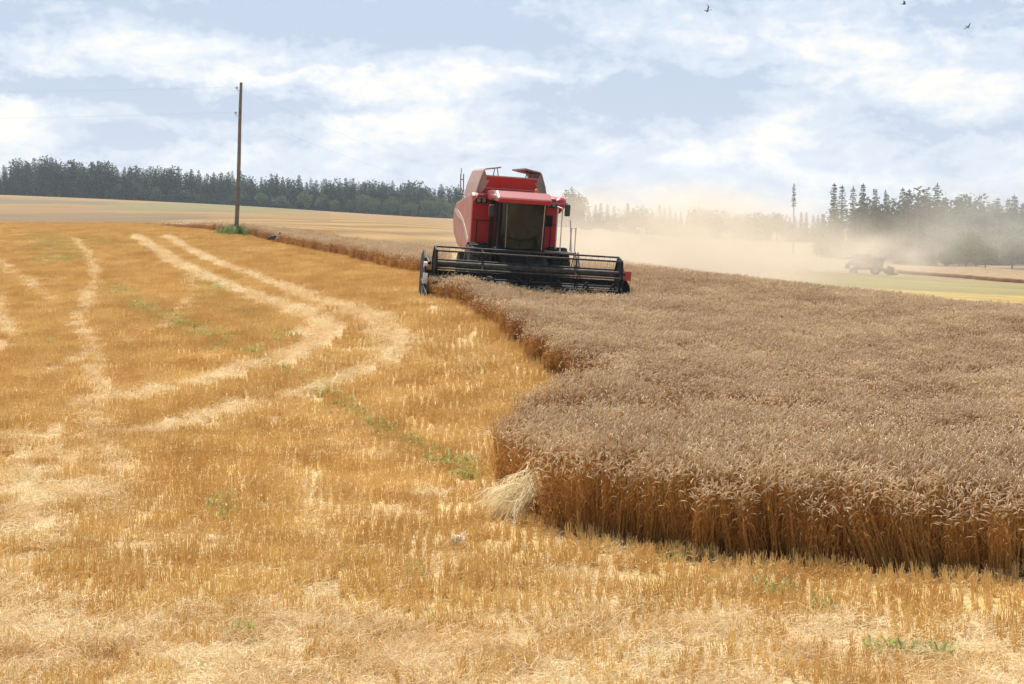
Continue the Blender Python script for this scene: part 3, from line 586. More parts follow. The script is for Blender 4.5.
def build_woods():
    rd = random.Random(77)
    def top(px): return float(np.interp(px, [-160, 0, 40, 80, 120, 200, 270, 330, 400, 450, 520], [165, 168, 162, 164, 168, 173, 178, 181, 185, 188, 192]))
    for row, (d0, step) in enumerate(((850, 7.0), (885, 7.6), (925, 8.6))):
        px = -70.0 + row * 3
        while px < 500:
            d = d0 + rd.uniform(-14, 14); g = at_ground(px, d); ztop = CZ + (210 - top(px)) / F * d; H = max(7, (ztop - g[2]) * rd.uniform(.86, 1.16))
            k = rd.random(); kind = 'spruce' if k < .6 else ('dull' if k < .93 else 'pine')
            lab = {'spruce': 'dark pointed spruce in the long wood beyond the pole', 'dull': 'dark round-topped tree in the long wood beyond the pole', 'pine': 'bare-stemmed pine rising in the long wood beyond the pole'}[kind]
            plant(kind, px, d, H, lab, GL, wide=1.6 if kind == 'spruce' else 1.3); px += step * rd.uniform(.65, 1.35)
    for px, h in ((158, 7), (205, 6), (262, 7), (305, 8.5), (322, 8), (352, 7), (374, 8), (392, 9), (412, 7), (428, 9), (441, 10), (452, 8), (464, 9), (240, 6), (283, 6.5), (335, 6), (362, 9.5), (403, 6), (118, 5), (60, 5), (20, 5)):
        plant('broad' if px > 150 else 'dull', px, 835 + rd.uniform(-6, 6), h, 'low pale round tree at the foot of the long wood', GB, wide=1.25)
    px = -70
    while px < 490:
        plant('dull', px, 840 + rd.uniform(-4, 30), rd.uniform(6, 9.5), 'low dark bush under the long wood beyond the stubble', GU, wide=2.5).location.z -= 2.2; px += rd.uniform(5.0, 8.0)
    px = 545
    while px < 838:
        d = 720 + rd.uniform(-15, 40); g = at_ground(px, d); t = float(np.interp(px, [545, 620, 700, 760, 800], [203, 204, 208, 212, 212])); H = (CZ + (210 - t) / F * d - g[2]) * rd.uniform(.82, 1.06)
        plant('spruce' if rd.random() < .7 else 'dull', px, d, H, 'dust-veiled tree in the low wood behind the red combine', GM, wide=1.6); px += rd.uniform(4.5, 8)
    plant('dome', 572, 640, (CZ + 20 / F * 640 - at_ground(572, 640)[2]), 'large dome-shaped tree showing beside the mirror of the red combine', None, wide=1.2)
    def ztop(px, py, d): return CZ + (210 - py) / F * d - at_ground(px, d)[2]
    H = ztop(793, 184, 470); tree_kind('pine_tree', spruce(601, 18, 1.35, .70), M_PIN, 'lone thin tall tree standing clear above the dust', 'pine', None, at_ground(793, 470), H / 18)
    for px, py in ((833, 184), (841, 186), (852, 187), (862, 184), (874, 188), (884, 190)):
        d = 460 + rd.uniform(-8, 8); plant(rd.choice(('pine', 'pine', 'spruce')), px, d, ztop(px, py, d), 'tall thin pale tree at the thin end of the tall wood', GR_, wide=rd.uniform(.95, 1.6))
    for row, (d0, st) in enumerate(((430, 8), (455, 8), (480, 9))):
        px = 812 + row * 5 if row else 905
        while px < 1110:
            d = d0 + rd.uniform(-8, 8); t = float(np.interp(px, [800, 860, 900, 930, 960, 1000, 1100], [216, 203, 192, 187, 192, 199, 206])); H = ztop(px, t, d) * rd.uniform(.68, 1.08)
            kind = rd.choices(('spruce', 'pine', 'dull'), (.5, .12, .38))[0]
            plant(kind, px, d, H, {'spruce': 'hazy pointed spruce in the tall wood behind the far combine', 'pine': 'hazy pine in the tall wood behind the far combine', 'dull': 'hazy round-topped tree in the tall wood behind the far combine'}[kind], GR_, wide=1.45); px += st * rd.uniform(.7, 1.4)
    for px, d, h, lab in ((966, 390, 9.0, 'pale green round tree standing before the tall wood'), (985, 394, 7, 'smaller pale green tree beside the round one before the tall wood'), (946, 388, 4.5, 'small dusty bush in the field before the tall wood'), (1012, 397, 10, 'pale green tree before the tall wood at the edge of view'), (1040, 395, 7, 'low tree before the tall wood past the others')):
        plant('broad', px, d, h, lab, None, wide=1.15)
build_woods()

# ------------------------------------------------------------------ pole, wires
M_POLE = paint('weathered_pole_wood', (.13, .115, .095), (.23, .20, .17), .9, scale=4, bump=.5)
M_INS = paint('white_porcelain', (.55, .52, .46), (.4, .38, .34), .3)
M_WIRE = paint('dull_wire', (.4, .4, .41), None, .5, metal=.6)
def build_pole(xy, top_dx, H, label):
    x, y = xy; z = hz(x, y); r_ = empty('utility_pole', (x, y, z)); tag(r_, label, 'pole')
    b = MB(); n = 9; b.tube([(top_dx * t + .03 * math.sin(t * 5), 0, -.4 + (H + .4) * t) for t in np.linspace(0, 1, n)], [.135 - .05 * t for t in np.linspace(0, 1, n)], 12); b.build('post', M_POLE, r_, smooth=True)
    out = []
    for hh in (H - .38, H - 1.85):
        xx = top_dx * hh / H; h = MB(); h.tube([(xx - .05, 0, hh - .1), (xx - .22, 0, hh - .1), (xx - .27, 0, hh - .04), (xx - .27, 0, hh + .03)], .014, 6); hk = h.build('hook', M_WIRE, r_)
        i = MB(); i.lathe([(-.06, .03), (-.03, .07), (.0, .06), (.02, .075), (.06, .055), (.09, .03), (.1, .0)], (xx - .27, 0, hh + .06), 'z', 12); i.build('insulator', M_INS, hk); out.append((x + xx - .27, y, z + hh + .12))
    return out
MAIN_A = build_pole(POLE, .46, 9.05, 'tall leaning wooden pole standing in a tuft of grass beyond the stubble')
FAR_A = build_pole(np.array(gp(521, 215)), .0, 8.6, 'wooden pole hidden behind the red combine, next along the wires')
NEAR_A = build_pole(np.array((-76, 78)), .1, 9.0, 'wooden pole outside the picture at the other end of the wires')
def wire(a, b, sag, label):
    a = Vector(a); b = Vector(b); m = MB(); P = []
    for t in np.linspace(0, 1, 25):
        p = a.lerp(b, float(t)); p.z -= sag * 4 * t * (1 - t); P.append(p)
    m.tube(P, .0035, 4); tag(m.build('overhead_wire', M_WIRE), label, 'wire')
for i, nm in enumerate(('upper', 'lower')):
    wire(MAIN_A[i], FAR_A[i], 1.1, f'thin {nm} wire running from the leaning pole away towards the red combine'); wire(NEAR_A[i], MAIN_A[i], .8, f'thin {nm} wire reaching the leaning pole over the open stubble')

# ------------------------------------------------------------------ the combine harvester
M_RED = paint('red_paint', (.50, .009, .013), (.38, .035, .028), .42, scale=2.2, spec=.3)
M_ROOF = paint('sky_sheen_roof_paint', (.47, .10, .09), (.42, .05, .045), .32, scale=2, coat=.6)  # glossy sky sheen of the visor put into the paler pink colour
M_RED_D = paint('dusty_red_paint', (.40, .125, .09), (.48, .24, .17), .5, scale=1.4)
M_LID = paint('dusty_lid_paint', (.34, .20, .17), (.40, .27, .23), .55)
M_PALE = paint('cream_stripe', (.6, .45, .36), (.5, .35, .28), .5)
M_BLK = paint('black_metal', (.007, .007, .008), (.016, .015, .014), .6, scale=5, spec=.25)
M_BLK2 = paint('worn_black_bar', (.014, .013, .012), (.085, .075, .06), .55, scale=7, spec=.3)
M_TYRE = paint('tyre_rubber', (.022, .021, .02), (.05, .043, .033), .85, scale=4)
M_RIM = paint('rim_paint', (.5, .45, .38), (.35, .3, .25), .5)
M_STEEL = paint('bright_steel', (.5, .5, .5), (.36, .35, .34), .3, metal=.8, scale=6)
M_GREY = paint('grey_sheet', (.20, .17, .16), (.28, .23, .21), .45)
M_WHITE = paint('white_paint', (.75, .73, .74), (.62, .6, .66), .45)
M_LAMP = paint('lamp_lens', (.2, .2, .18), (.12, .12, .11), .15)
M_MIRROR = paint('mirror_shell', (.02, .02, .022), (.03, .03, .03), .4)
M_SEAT = paint('seat_cloth', (.04, .04, .045), (.06, .06, .06), .8)
def glass_mat():
    m, N, L, out = nodes('tinted_cab_glass'); p = N.new('ShaderNodeBsdfPrincipled'); p.inputs['Base Color'].default_value = (.016, .022, .013, 1); p.inputs['Roughness'].default_value = .06
    t = N.new('ShaderNodeBsdfTransparent'); t.inputs[0].default_value = (.36, .42, .34, 1); mx = N.new('ShaderNodeMixShader'); mx.inputs[0].default_value = .66
    L.new(t.outputs[0], mx.inputs[1]); L.new(p.outputs[0], mx.inputs[2]); L.new(mx.outputs[0], out.inputs[0]); return m
M_GLASS = glass_mat()
def build_combine(loc, rot):
    r_ = empty('combine_harvester', loc, rot)
    # body shell -------------------------------------------------
    b = MB(); b.prism([(.55, 1.5), (.55, 2.98), (.8, 3.06), (2.2, 2.94), (4.3, 2.74), (4.75, 2.5), (4.85, 2.1), (4.5, 1.72), (3.5, 1.42), (2.6, 1.3), (1.4, 1.3)], 'x', -1.36, 1.22)
    body = b.build('body', M_RED_D, r_, bevel=.07)
    s = MB(); prof = []                                                   # pale swoosh on each flank
    for t in np.linspace(0, 1, 12): prof.append((.9 + 3.6 * t, 2.56 - .9 * (1 - t) ** 2.0 - .02 * t))
    poly = prof + [(y, z - .16 - .05 * math.sin(i)) for i, (y, z) in reversed(list(enumerate(prof)))]
    s.prism(poly, 'x', -1.372, -1.358); s.prism(poly, 'x', 1.218, 1.232); s.build('side_stripe', M_PALE, body)
    for sx in (-1, 1):
        p = MB(); x0, x1 = (-1.36, -.80) if sx < 0 else (.60, 1.22); p.prism([(x0, 1.52), (x1, 1.52), (x1, 3.02), (x0 + (.16 if sx < 0 else 0), 3.02), (x0, 2.8)] if sx < 0 else [(x0, 1.52), (x1, 1.52), (x1, 2.9), (x1 - .1, 3.02), (x0, 3.02)], 'y', .40, .548)
        fp = p.build('front_panel', M_RED, r_, bevel=.03)
        q = MB(); q.box(((x0 + x1) / 2, .395, 2.25), (abs(x1 - x0) * .82, .02, .025)); q.box(((x0 + x1) / 2 + .12 * sx, .395, 1.9), (.025, .02, .7)); q.build('seam', M_BLK, fp)
        if sx > 0: q = MB(); q.box((.92, .392, 2.35), (.3, .03, .34)); [q.box((.92, .374, 2.22 + .05 * i), (.28, .02, .018), (.5, 0, 0)) for i in range(6)]; q.build('vent', M_BLK, fp)
    # chassis and feeder -----------------------------------------
    c = MB(); c.box((0, 1.9, 1.1), (1.5, 4.4, .5)); c.box((0, 0, .88), (2.3, .35, .4)); c.box((0, 3.9, .7), (2.1, .2, .22)); c.build('chassis', M_BLK, r_)
    f = MB(); f.prism([(-2.1, .3), (-2.1, .95), (-.1, 1.75), (.5, 1.6), (.3, 1.0)], 'x', -.62, .66); f.build('feeder_house', M_BLK, r_, bevel=.03)
    # grain tank ---------------------------------------------------
    g = MB(); g.add([(-1.20, .95, 2.6), (.98, .95, 2.6), (.98, 3.5, 2.6), (-1.20, 3.5, 2.6), (-.92, .86, 3.56), (.60, .86, 3.56), (.68, 3.6, 3.6), (-.95, 3.6, 3.6)],
                    [(0, 1, 5, 4), (1, 2, 6, 5), (2, 3, 7, 6), (3, 0, 4, 7), (3, 2, 1, 0), (4, 5, 6, 7)]); gt = g.build('grain_tank', M_RED, r_, bevel=.02)
    q = MB(); q.box((-.16, .855, 3.575), (1.54, .05, .05)); q.box((-.14, .895, 3.22), (1.76, .03, .03)); q.build('tank_rim', M_RED_D, gt, bevel=.01)
    for sx in (-1, 1):                                                   # folding lids, opened like gull wings
        ox = -.09 if sx < 0 else -.20
        lid = MB(); P = [(1.16, 2.96), (1.07, 3.36), (.94, 3.74), (.87, 3.80), (.62, 3.84), (.42, 3.88)]; th = .045
        inner = [(x - (th if i < 3 else 0), z - (0 if i < 3 else th)) for i, (x, z) in enumerate(P)]
        lid.prism([(ox + sx * x, z) for x, z in P + inner[::-1]], 'y', .84, 3.4)
        lid.prism([(ox + sx * x, z) for x, z in ((1.12, 2.98), (1.03, 3.36), (.90, 3.74), (.87, 3.66), (.83, 3.58), (.70, 3.53), (.98, 3.0))], 'y', .87, .91)
        lo = lid.build('tank_lid', M_LID if sx < 0 else M_GREY, gt)
        st = MB(); st.tube([(ox + sx * .62, 1.0, 3.54), (ox + sx * .60, .95, 3.83)], .014, 6); st.tube([(ox + sx * .46, 1.0, 3.54), (ox + sx * .52, .95, 3.84)], .014, 6); st.build('lid_strut', M_BLK, gt)
    # cab ----------------------------------------------------------
    k = MB(); X0, X1, Y0, Y1, Z0, Z1 = -.66, .64, -1.38, .38, 1.5, 2.90
    def fr(a, b_, t=.05): k.tube([a, b_], t, 6)
    for x in (X0, X1):
        fr((x, Y0 + .12, Z0), (x, Y0, Z1), .045); fr((x, Y1, Z0), (x, Y1, Z1), .055); fr((x, Y0 + .12, Z0), (x, Y1, Z0), .05); fr((x, Y0 + .75, Z0), (x, Y0 + .72, Z1), .03)
    fr((X0, Y0 + .12, Z0), (X1, Y0 + .12, Z0), .05)
    k.box(((X0 + X1) / 2, Y1 + .04, 2.2), (X1 - X0, .04, 1.45)); k.box(((X0 + X1) / 2, -.45, Z0 - .06), (X1 - X0 + .06, 1.75, .1))
    cab = k.build('cab', M_BLK, r_); cab.location = (-.12, 0, -.02)
    ws = MB(); nx = 10; vs = []
    for z, yo in ((Z0 + .03, .10), (2.1, .02), (Z1, -.02)):
        for i in range(nx + 1): t = i / nx; vs.append((X0 + .05 + (X1 - X0 - .1) * t, Y0 + yo - .20 * (1 - (2 * t - 1) ** 2), z))
    fs = [(j * (nx + 1) + i, j * (nx + 1) + i + 1, (j + 1) * (nx + 1) + i + 1, (j + 1) * (nx + 1) + i) for j in range(2) for i in range(nx)]
    ws.add(vs, fs); ws.build('windscreen', M_GLASS, cab, smooth=True)
    for x in (X0, X1):
        sg = MB(); sg.add([(x, Y0 + .14, Z0 + .04), (x, Y1 - .05, Z0 + .04), (x, Y1 - .05, Z1), (x, Y0 + .05, Z1)], [(0, 1, 2, 3)]); sg.build('side_window', M_GLASS, cab)
    tr = MB(); tr.tube([(X1 - .02, Y0 + .10, Z0 + .02), (X1 - .02, Y0 - .03, Z1)], .022, 6); tr.build('lit_pillar_strip', M_PALE, cab)  # pale strip stands for light on this pillar; the other stays black
    tr = MB(); tr.tube([(X0 + .2, Y0 - .02, Z0 + .05), (X0 + .17, Y0 - .11, Z1)], .016, 6); tr.build('wiper', M_GREY, cab)
    se = MB(); se.box((.06, -.15, 1.95), (.5, .5, .16)); se.box((.06, .1, 2.35), (.48, .14, .75), (-.12, 0, 0)); se.build('seat', M_SEAT, cab, bevel=.04)
    co = MB(); co.box((.42, -.35, 2.0), (.16, .8, .22)); co.box((.40, -.85, 2.32), (.22, .05, .17), (.2, 0, -.3)); co.tube([(.40, -.8, 2.08), (.40, -.83, 2.25)], .02, 6); co.build('console', M_SEAT, cab, bevel=.015)
    sw = MB(); sw.tube([(.06, -.85, 1.5), (.06, -.62, 2.05)], .03, 6)
    sw.tube([(.06 + .2 * math.cos(a), -.62 - .1 * math.sin(a), 2.07 + .16 * math.sin(a)) for a in np.linspace(0, 6.28, 19)], .014, 6, cap=False); sw.build('steering_wheel', M_BLK, cab)
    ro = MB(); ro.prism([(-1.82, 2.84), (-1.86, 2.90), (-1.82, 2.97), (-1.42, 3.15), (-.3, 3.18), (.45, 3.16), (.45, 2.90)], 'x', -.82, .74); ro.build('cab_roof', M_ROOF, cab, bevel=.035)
    fa = MB(); fa.box((-.04, -1.83, 2.885), (1.50, .06, .12), (.0, 0, 0)); fa.build('roof_fascia', M_RED, cab, bevel=.02)
    for x in (-.55, -.25, .2, .5):
        l_ = MB(); l_.lathe([(-.03, .0), (-.03, .06), (.02, .055)], (x, -1.80, 2.86), 'y', 12); l_.build('roof_lamp', M_BLK, cab)
    # front lamps and mirrors ----------------------------------------
    for sx, xx in ((-1, -1.12), (1, .98)):
        h = MB(); h.box((xx, .33, 2.83), (.34, .12, .15)); ho = h.build('work_lamp', M_BLK, r_, bevel=.02)
        l_ = MB(); l_.lathe([(0, 0), (0, .055), (.03, .06)], (xx - .08, .262, 2.83), 'y', 12); l_.lathe([(0, 0), (0, .055), (.03, .06)], (xx + .08, .262, 2.83), 'y', 12); l_.build('lens', M_LAMP, ho)
    for sx, xx, zz in ((-1, -1.0, 2.55), (1, 1.22, 2.70)):
        a = MB(); a.tube([(sx * .66, -1.15, 2.86), (xx, -1.06, 2.9), (xx, -1.05, zz)], .02, 6); ao = a.build('mirror_arm', M_GREY if sx > 0 else M_BLK, r_)
        m = MB(); m.box((xx, -1.08, zz), (.16, .09, .34)); m.build('mirror', M_MIRROR, ao, bevel=.03)
    # handrails, platform and ladder beside the cab --------------------
    p = MB(); p.box((1.10, -.3, 1.46), (.9, 1.5, .06)); po = p.build('platform', M_GREY, r_)
    h = MB(); h.tube([(1.10, -.95, 1.5), (1.10, -.95, 2.75), (1.10, -.2, 2.8), (1.10, -.2, 1.5)], .022, 6); h.tube([(1.44, -.95, 1.5), (1.34, -1.0, 2.45)], .02, 6); h.tube([(1.64, -.4, 1.5), (1.64, -.4, 2.2), (1.64, .3, 2.2), (1.64, .3, 1.5)], .022, 6); h.build('handrail', M_WHITE, r_)
    l_ = MB()
    for yy in (-.95, -.55): l_.tube([(1.64, yy, 1.5), (1.81, yy, .45)], .025, 6)
    for t in (.15, .4, .65, .9): l_.tube([(1.64 + .17 * t, -.95, 1.5 - 1.05 * t), (1.64 + .17 * t, -.55, 1.5 - 1.05 * t)], .022, 6)
    l_.build('ladder', M_GREY, r_)
    h = MB()
    for yy in (2.9, 3.6): h.tube([(-1.33, yy, 3.05), (-1.36, yy, 3.62)], .018, 6)
    h.tube([(-1.36, 2.9, 3.45), (-1.36, 3.6, 3.45)], .018, 6); h.tube([(-1.3, 3.2, 3.05), (-1.4, 3.2, 3.25), (-1.4, 3.2, 3.8)], .014, 6); h.build('service_rail', M_GREY, r_)
    ex = MB(); ex.tube([(1.0, 3.9, 3.0), (1.0, 3.9, 3.55), (1.05, 4.1, 3.65)], .07, 8); ex.build('exhaust_pipe', M_GREY, r_)
    be = MB(); be.lathe([(0, .0), (0, .06), (.12, .055), (.16, .0)], (.50, .25, 3.13), 'z', 12); be.build('beacon', paint('amber_lens', (.6, .2, .03), None, .2), r_)
    au = MB(); au.tube([(1.25, .9, 2.75), (1.42, 1.2, 2.9), (1.46, 4.9, 2.98), (1.46, 5.4, 2.9)], .19, 14); au.build('unloading_auger', M_RED, r_, smooth=True)
    ho = MB(); ho.prism([(4.5, 1.5), (4.7, 2.3), (5.35, 1.7), (5.4, 1.1), (4.7, 1.0)], 'x', -.85, .85); ho.build('straw_hood', M_BLK, r_, bevel=.03)
    # wheels ---------------------------------------------------------
    def wheel(x, y, rad, wd):
        t = MB(); t.lathe([(-wd * .36, rad * .56), (-wd * .5, rad * .66), (-wd * .48, rad * .9), (-wd * .36, rad), (wd * .36, rad), (wd * .48, rad * .9), (wd * .5, rad * .66), (wd * .36, rad * .56)], (x, y, rad), 'x', 36)
        for k in range(22):
            a = 6.283 * k / 22
            for sx in (-1, 1): t.box((x + sx * wd * .22, y + math.cos(a + sx * .07) * rad, rad + math.sin(a + sx * .07) * rad), (wd * .46, .055, .07), (a + 1.571, 0, sx * .5))
        wo = t.build('wheel', M_TYRE, r_)
        m = MB(); m.lathe([(-wd * .34, rad * .57), (-wd * .2, rad * .48), (-wd * .12, rad * .2), (-wd * .2, .0)], (x, y, rad), 'x', 24); m.lathe([(wd * .34, rad * .57), (wd * .2, rad * .48), (wd * .12, rad * .2), (wd * .2, .0)], (x, y, rad), 'x', 24); m.build('rim', M_RIM, wo)
    for sx in (-1, 1): wheel(sx * 1.2, 0, .78, .62); wheel(sx * 1.05, 3.9, .58, .4)
    # header ---------------------------------------------------------
    W = 2.86
    h = MB(); h.prism([(-1.98, .16), (-1.98, .76), (-2.06, .76), (-2.08, .30), (-2.45, .18), (-2.95, .12), (-2.95, .09), (-2.4, .10)], 'x', -W, W); h.box((0, -1.96, .80), (2 * W, .1, .1)); h.box((0, -1.9, .3), (2 * W, .12, .14))
    hd = h.build('header', M_BLK, r_); hd.location = (-.12, 0, -.06)
    a = MB(); a.tube([(-W + .05, -2.35, .48), (W - .05, -2.35, .48)], .16, 12)
    P = []
    for i in range(121): t = i / 120; an = t * 6.283 * 7 * (1 if t < .5 else -1); P.append((-W + .08 + (2 * W - .16) * t, -2.35 + .27 * math.cos(an), .48 + .27 * math.sin(an)))
    a.tube(P, .035, 4); a.build('header_auger', M_BLK, hd)
    kn = MB(); kn.box((0, -2.98, .11), (2 * W, .05, .025))
    for i in range(80): kn.prism([(-W + .04 + i * .0762, -3.0), (-W + .07 + i * .0762, -3.0), (-W + .055 + i * .0762, -3.12)], 'z', .10, .12)
    kn.build('cutter_bar', M_STEEL, hd)
    RC = Vector((0, -2.75, 1.05)); RR = .50; XW = 2.62
    t = MB(); t.tube([(-XW, RC.y, RC.z), (XW, RC.y, RC.z)], .085, 12); t.build('reel_tube', M_BLK2, hd)
    off = R(12)
    for k in range(6):
        an = off + k * math.pi / 3; cy_, cz_ = RC.y + RR * math.cos(an), RC.z + RR * math.sin(an)
        q = MB(); q.tube([(-XW, cy_, cz_), (XW, cy_, cz_)], .026, 8)
        for i in range(30): x = -XW + .06 + i * (2 * XW - .12) / 29; q.tube([(x, cy_, cz_), (x, cy_ + .03, cz_ - .12), (x, cy_ + .07, cz_ - .20)], .004, 3, cap=False)
        q.build('reel_bar', M_BLK2, hd)
    for x in (-XW, -1.31, 0.02, 1.33, XW):
        q = MB(); end = abs(x) > 2
        for k in range(6):
            an = off + k * math.pi / 3; a2 = an + math.pi / 3; e = Vector((x, RC.y + RR * math.cos(an), RC.z + RR * math.sin(an))); e2 = Vector((x, RC.y + RR * math.cos(a2), RC.z + RR * math.sin(a2)))
            q.box((x, (RC.y + e.y) / 2, (RC.z + e.z) / 2), (.03, RR * .98, .07) if end else (.016, RR * .98, .035), (an, 0, 0)); q.tube([e, e2], .011 if not end else .035, 6)
        if end: q.prism([(RC.y + .36 * math.cos(a_), RC.z + .36 * math.sin(a_)) for a_ in np.linspace(0, 6.283, 19)[:-1]], 'x', x - .012, x + .012)
        q.build('reel_spider', M_BLK, hd)
    for sx in (-1, 1):
        e = MB(); ol = [(-1.9, .12), (-1.85, .9), (-2.05, 1.28), (-2.5, 1.42), (-2.95, 1.2), (-3.15, .8), (-3.2, .35), (-2.9, .08)] if sx < 0 else [(-1.9, .12), (-1.88, .8), (-2.3, .95), (-2.9, .75), (-3.1, .35), (-2.9, .08)]; e.prism(ol, 'x', sx * (W + .02), sx * (W + .07)); eo = e.build('end_shield', M_BLK, hd, bevel=.015)
        d = MB(); d.add([(sx * (W + .0), -2.9, .08), (sx * (W + .14), -2.9, .08), (sx * (W + .14), -2.9, .62), (sx * (W + .0), -2.9, .62), (sx * (W + .07), -4.0, .1), (sx * (W + .05), -3.95, .16)], [(0, 1, 2, 3), (0, 4, 1), (1, 4, 5, 2), (2, 5, 3), (3, 5, 4, 0)]); d.build('crop_divider', M_BLK if sx < 0 else M_RED_D, eo, bevel=.01)
        ar = MB(); ar.tube([(sx * (W + .0), -1.95, 1.0), (sx * (W - .06), -2.3, 1.22), (sx * (W - .1), RC.y, RC.z)], .05, 8); ar.build('reel_arm', M_BLK, hd)
        if sx < 0:
            q = MB(); q.box((sx * (W + .05), -3.17, .62), (.13, .05, .34), (.1, 0, 0)); q.box((sx * (W + .05), -3.19, .30), (.15, .05, .2)); q.box((sx * (W + .05), -3.05, 1.02), (.10, .05, .16), (.5, 0, 0)); q.build('marker_plate', M_WHITE, eo)
        else:
            q = MB(); q.box((sx * (W + .02), -2.72, 1.02), (.2, .05, .26)); q.tube([(sx * (W + .02), -2.70, 1.02), (sx * (W + .02), -2.55, .9), (sx * (W + .03), -2.3, .8)], .025, 6); q.build('marker_board', paint('red_reflector', (.5, .05, .03), (.42, .03, .02), .35), eo)
    return r_
roll = R(3.7)
zc = (hz(*cl(-1.2, 0)) + hz(*cl(1.2, 0))) / 2
COMB = build_combine((HP[0], HP[1], zc + .03), (0, 0, 0))
COMB.rotation_mode = 'QUATERNION'; COMB.rotation_quaternion = Euler((0, 0, YAW)).to_quaternion() @ Euler((R(.6), roll, 0)).to_quaternion()
tag(COMB, 'red combine harvester with wide black reel cutting along the edge of the wheat', 'combine harvester', 'combine harvesters at work')
fc = gp(875, 330)
far = copy_tree(COMB); far.location = (fc[0], fc[1], hz(*fc)); far.rotation_quaternion = Euler((0, 0, R(84))).to_quaternion()
M_FAR = paint('dusty_dull_paint', (.26, .17, .14), (.32, .23, .18), .6)
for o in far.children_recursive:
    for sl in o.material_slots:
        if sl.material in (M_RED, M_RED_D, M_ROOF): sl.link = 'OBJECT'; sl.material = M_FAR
tag(far, 'small far combine harvester seen side on in the dusty valley', 'combine harvester', 'combine harvesters at work')

# ------------------------------------------------------------------ dust
def dust(name, c, ax, dens, colr, seed, label, power=1.0, ns=.25, rz=0, lift=.0):
    m, N, L, out = nodes(name + '_volume'); v = N.new('ShaderNodeVolumePrincipled'); L.new(v.outputs[0], out.inputs['Volume']); v.inputs['Color'].default_value = (*colr, 1); v.inputs['Anisotropy'].default_value = .25
    tc = N.new('ShaderNodeTexCoord'); ln = N.new('ShaderNodeVectorMath'); ln.operation = 'LENGTH'; L.new(tc.outputs['Object'], ln.inputs[0])
    fo = N.new('ShaderNodeMapRange'); fo.interpolation_type = 'SMOOTHSTEP'; L.new(ln.outputs['Value'], fo.inputs[0]); fo.inputs[1].default_value = 1.0; fo.inputs[2].default_value = .15; fo.inputs[3].default_value = 0; fo.inputs[4].default_value = 1
    ge = N.new('ShaderNodeNewGeometry'); mp = N.new('ShaderNodeMapping'); mp.inputs['Scale'].default_value = (ns, ns * .6, ns * 1.5); mp.inputs['Location'].default_value = (seed, 0, 0); L.new(ge.outputs['Position'], mp.inputs[0])
    n = N.new('ShaderNodeTexNoise'); n.inputs['Scale'].default_value = 1; n.inputs['Detail'].default_value = 4; L.new(mp.outputs[0], n.inputs['Vector'])
    nr = N.new('ShaderNodeMapRange'); L.new(n.outputs['Fac'], nr.inputs[0]); nr.inputs[1].default_value = .38; nr.inputs[2].default_value = .62; nr.inputs[3].default_value = .03; nr.inputs[4].default_value = 1.7
    a = N.new('ShaderNodeMath'); a.operation = 'MULTIPLY'; L.new(fo.outputs[0], a.inputs[0]); L.new(nr.outputs[0], a.inputs[1])
    b = N.new('ShaderNodeMath'); b.operation = 'MULTIPLY'; L.new(a.outputs[0], b.inputs[0]); b.inputs[1].default_value = dens; L.new(b.outputs[0], v.inputs['Density'])
    bm = bmesh.new(); bmesh.ops.create_icosphere(bm, subdivisions=3, radius=1.03); me = bpy.data.meshes.new(name); bm.to_mesh(me); bm.free(); me.materials.append(m)
    o = link_obj(name, me); o.location = c; o.scale = ax; o.rotation_euler = (0, 0, rz); return tag(o, label, None, None, 'stuff')
DC = (.92, .82, .67)
dust('dust', (6.0, 73, 2.2), (9.0, 17, 3.3), .15, DC, 3, 'dense tan dust blowing from behind the red combine', ns=.35, rz=R(-22))
dust('dust', (19, 118, .8), (20, 42, 5.5), .008, DC, 8, 'thin tan dust drifting over the valley', ns=.12, rz=R(-14))
dust('dust', (58, 352, -4.5), (46, 46, 10), .0095, DC, 13, 'pale dust hanging around the far combine', ns=.1)
dust('dust', (62, 318, -5.0), (20, 15, 6), .045, DC, 23, 'small pale dust plume blown about the far combine', ns=.2)
dust('dust', (112, 388, 0), (60, 40, 17), .0115, (.86, .82, .74), 17, 'grey dust lying before the tall wood', ns=.08)

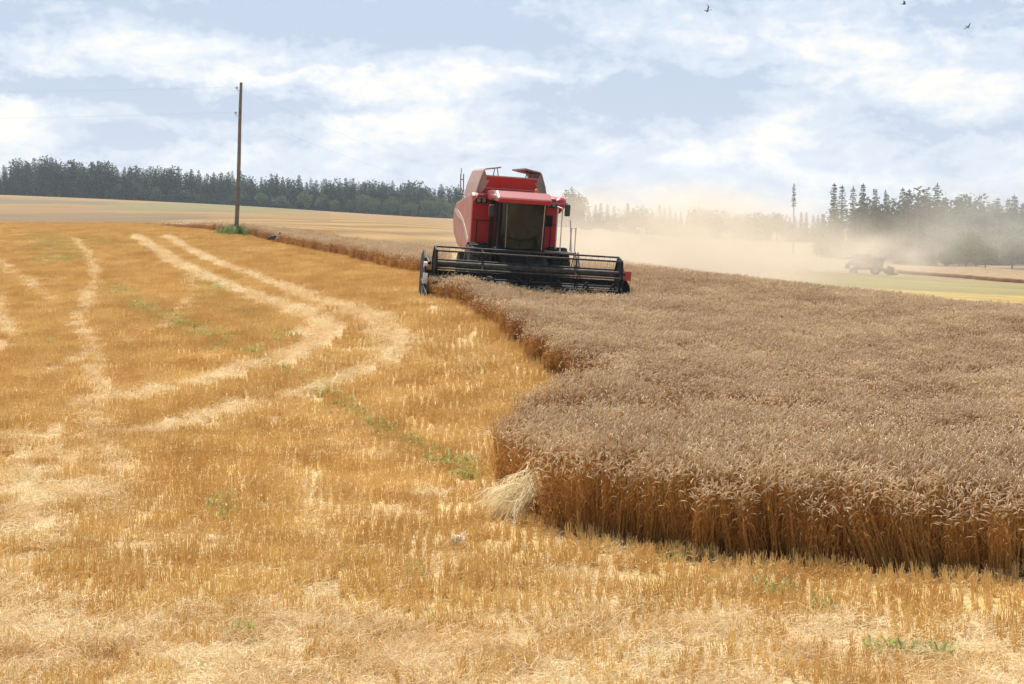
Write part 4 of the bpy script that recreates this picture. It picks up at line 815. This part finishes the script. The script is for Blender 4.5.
# ------------------------------------------------------------------ birds
M_BIRD = paint('dark_feathers', (.035, .033, .035), (.07, .06, .055), .7, scale=9); M_BIRDW = paint('pale_feathers', (.6, .56, .52), (.5, .45, .42), .7)
def flying_bird(px, py, d, span, rot, label, up=.35):
    p = pt(px, py, d); b = MB(); b.tube([(0, -.24, 0), (0, -.17, .01), (0, -.05, .0), (0, .1, 0), (0, .22, .0), (0, .3, 0)], [.012, .045, .075, .07, .03, .015], 8)
    for sx in (-1, 1):
        V = [(0, -.10, .03), (0, .08, .03), (sx * .45, -.13, .03 + up), (sx * .45, .06, .03 + up), (sx * 1.0, .08, .05 + up * 1.1), (sx * .95, .13, .05 + up * 1.1)]; V = [(x * span * .5, y, z) for x, y, z in V]
        V2 = [(x, y, z + .015) for x, y, z in V]; b.add(V + V2, [(0, 2, 3, 1), (2, 4, 5, 3), (7, 9, 8, 6), (9, 11, 10, 8), (0, 6, 8, 2), (2, 8, 10, 4), (4, 10, 11, 5), (5, 11, 9, 3), (3, 9, 7, 1)])
    b.add([(-.02, .25, 0), (.02, .25, 0), (.1, .42, 0), (-.1, .42, 0), (0, .3, .012)], [(0, 1, 2, 3), (0, 4, 1), (1, 4, 2), (2, 4, 3), (3, 4, 0)])
    o = b.build('bird', M_BIRD, None); o.location = p; o.rotation_euler = rot; tag(o, label, 'bird', 'birds flying over the field')
flying_bird(707, 11, 150, .78, (R(20), R(38), R(40)), 'dark bird flying alone high above the red combine', .3)
flying_bird(904, 4, 190, .72, (R(5), R(5), R(70)), 'bird with a compact dark shape flying highest above the tall wood', .2)
flying_bird(968, 27, 190, 1.0, (R(30), R(-42), R(10)), 'thin pale-looking bird banking with outstretched wings above the tall wood', .05)
def ground_bird():
    c = hit(274, 245.5); z = hz(*c); r_ = empty('bird', (c[0], c[1], z), (0, 0, R(75))); tag(r_, 'dark bird with a pale front standing on the stubble edge near the pole', 'bird')
    b = MB(); b.tube([(0, .42, .30), (0, .30, .36), (0, .1, .42), (0, -.12, .45), (0, -.22, .5), (0, -.28, .62), (0, -.33, .66), (0, -.39, .655)], [.02, .07, .12, .12, .07, .04, .05, .03], 10); b.build('plumage', M_BIRD, r_, smooth=True)
    b = MB(); b.tube([(0, -.10, .40), (0, -.2, .46), (0, -.27, .58), (0, -.3, .64)], [.105, .09, .05, .045], 10); b.build('breast', M_BIRDW, r_, smooth=True)
    b = MB(); b.tube([(0, -.38, .655), (0, -.52, .62)], [.018, .004], 6); b.build('beak', paint('beak', (.4, .12, .05), None, .5), r_)
    for sx in (-1, 1): b = MB(); b.tube([(sx * .05, .02, .36), (sx * .05, .05, .18), (sx * .05, .0, 0), (sx * .05, -.07, .005)], .011, 5); b.build('leg', bpy.data.materials['beak'], r_)
ground_bird()
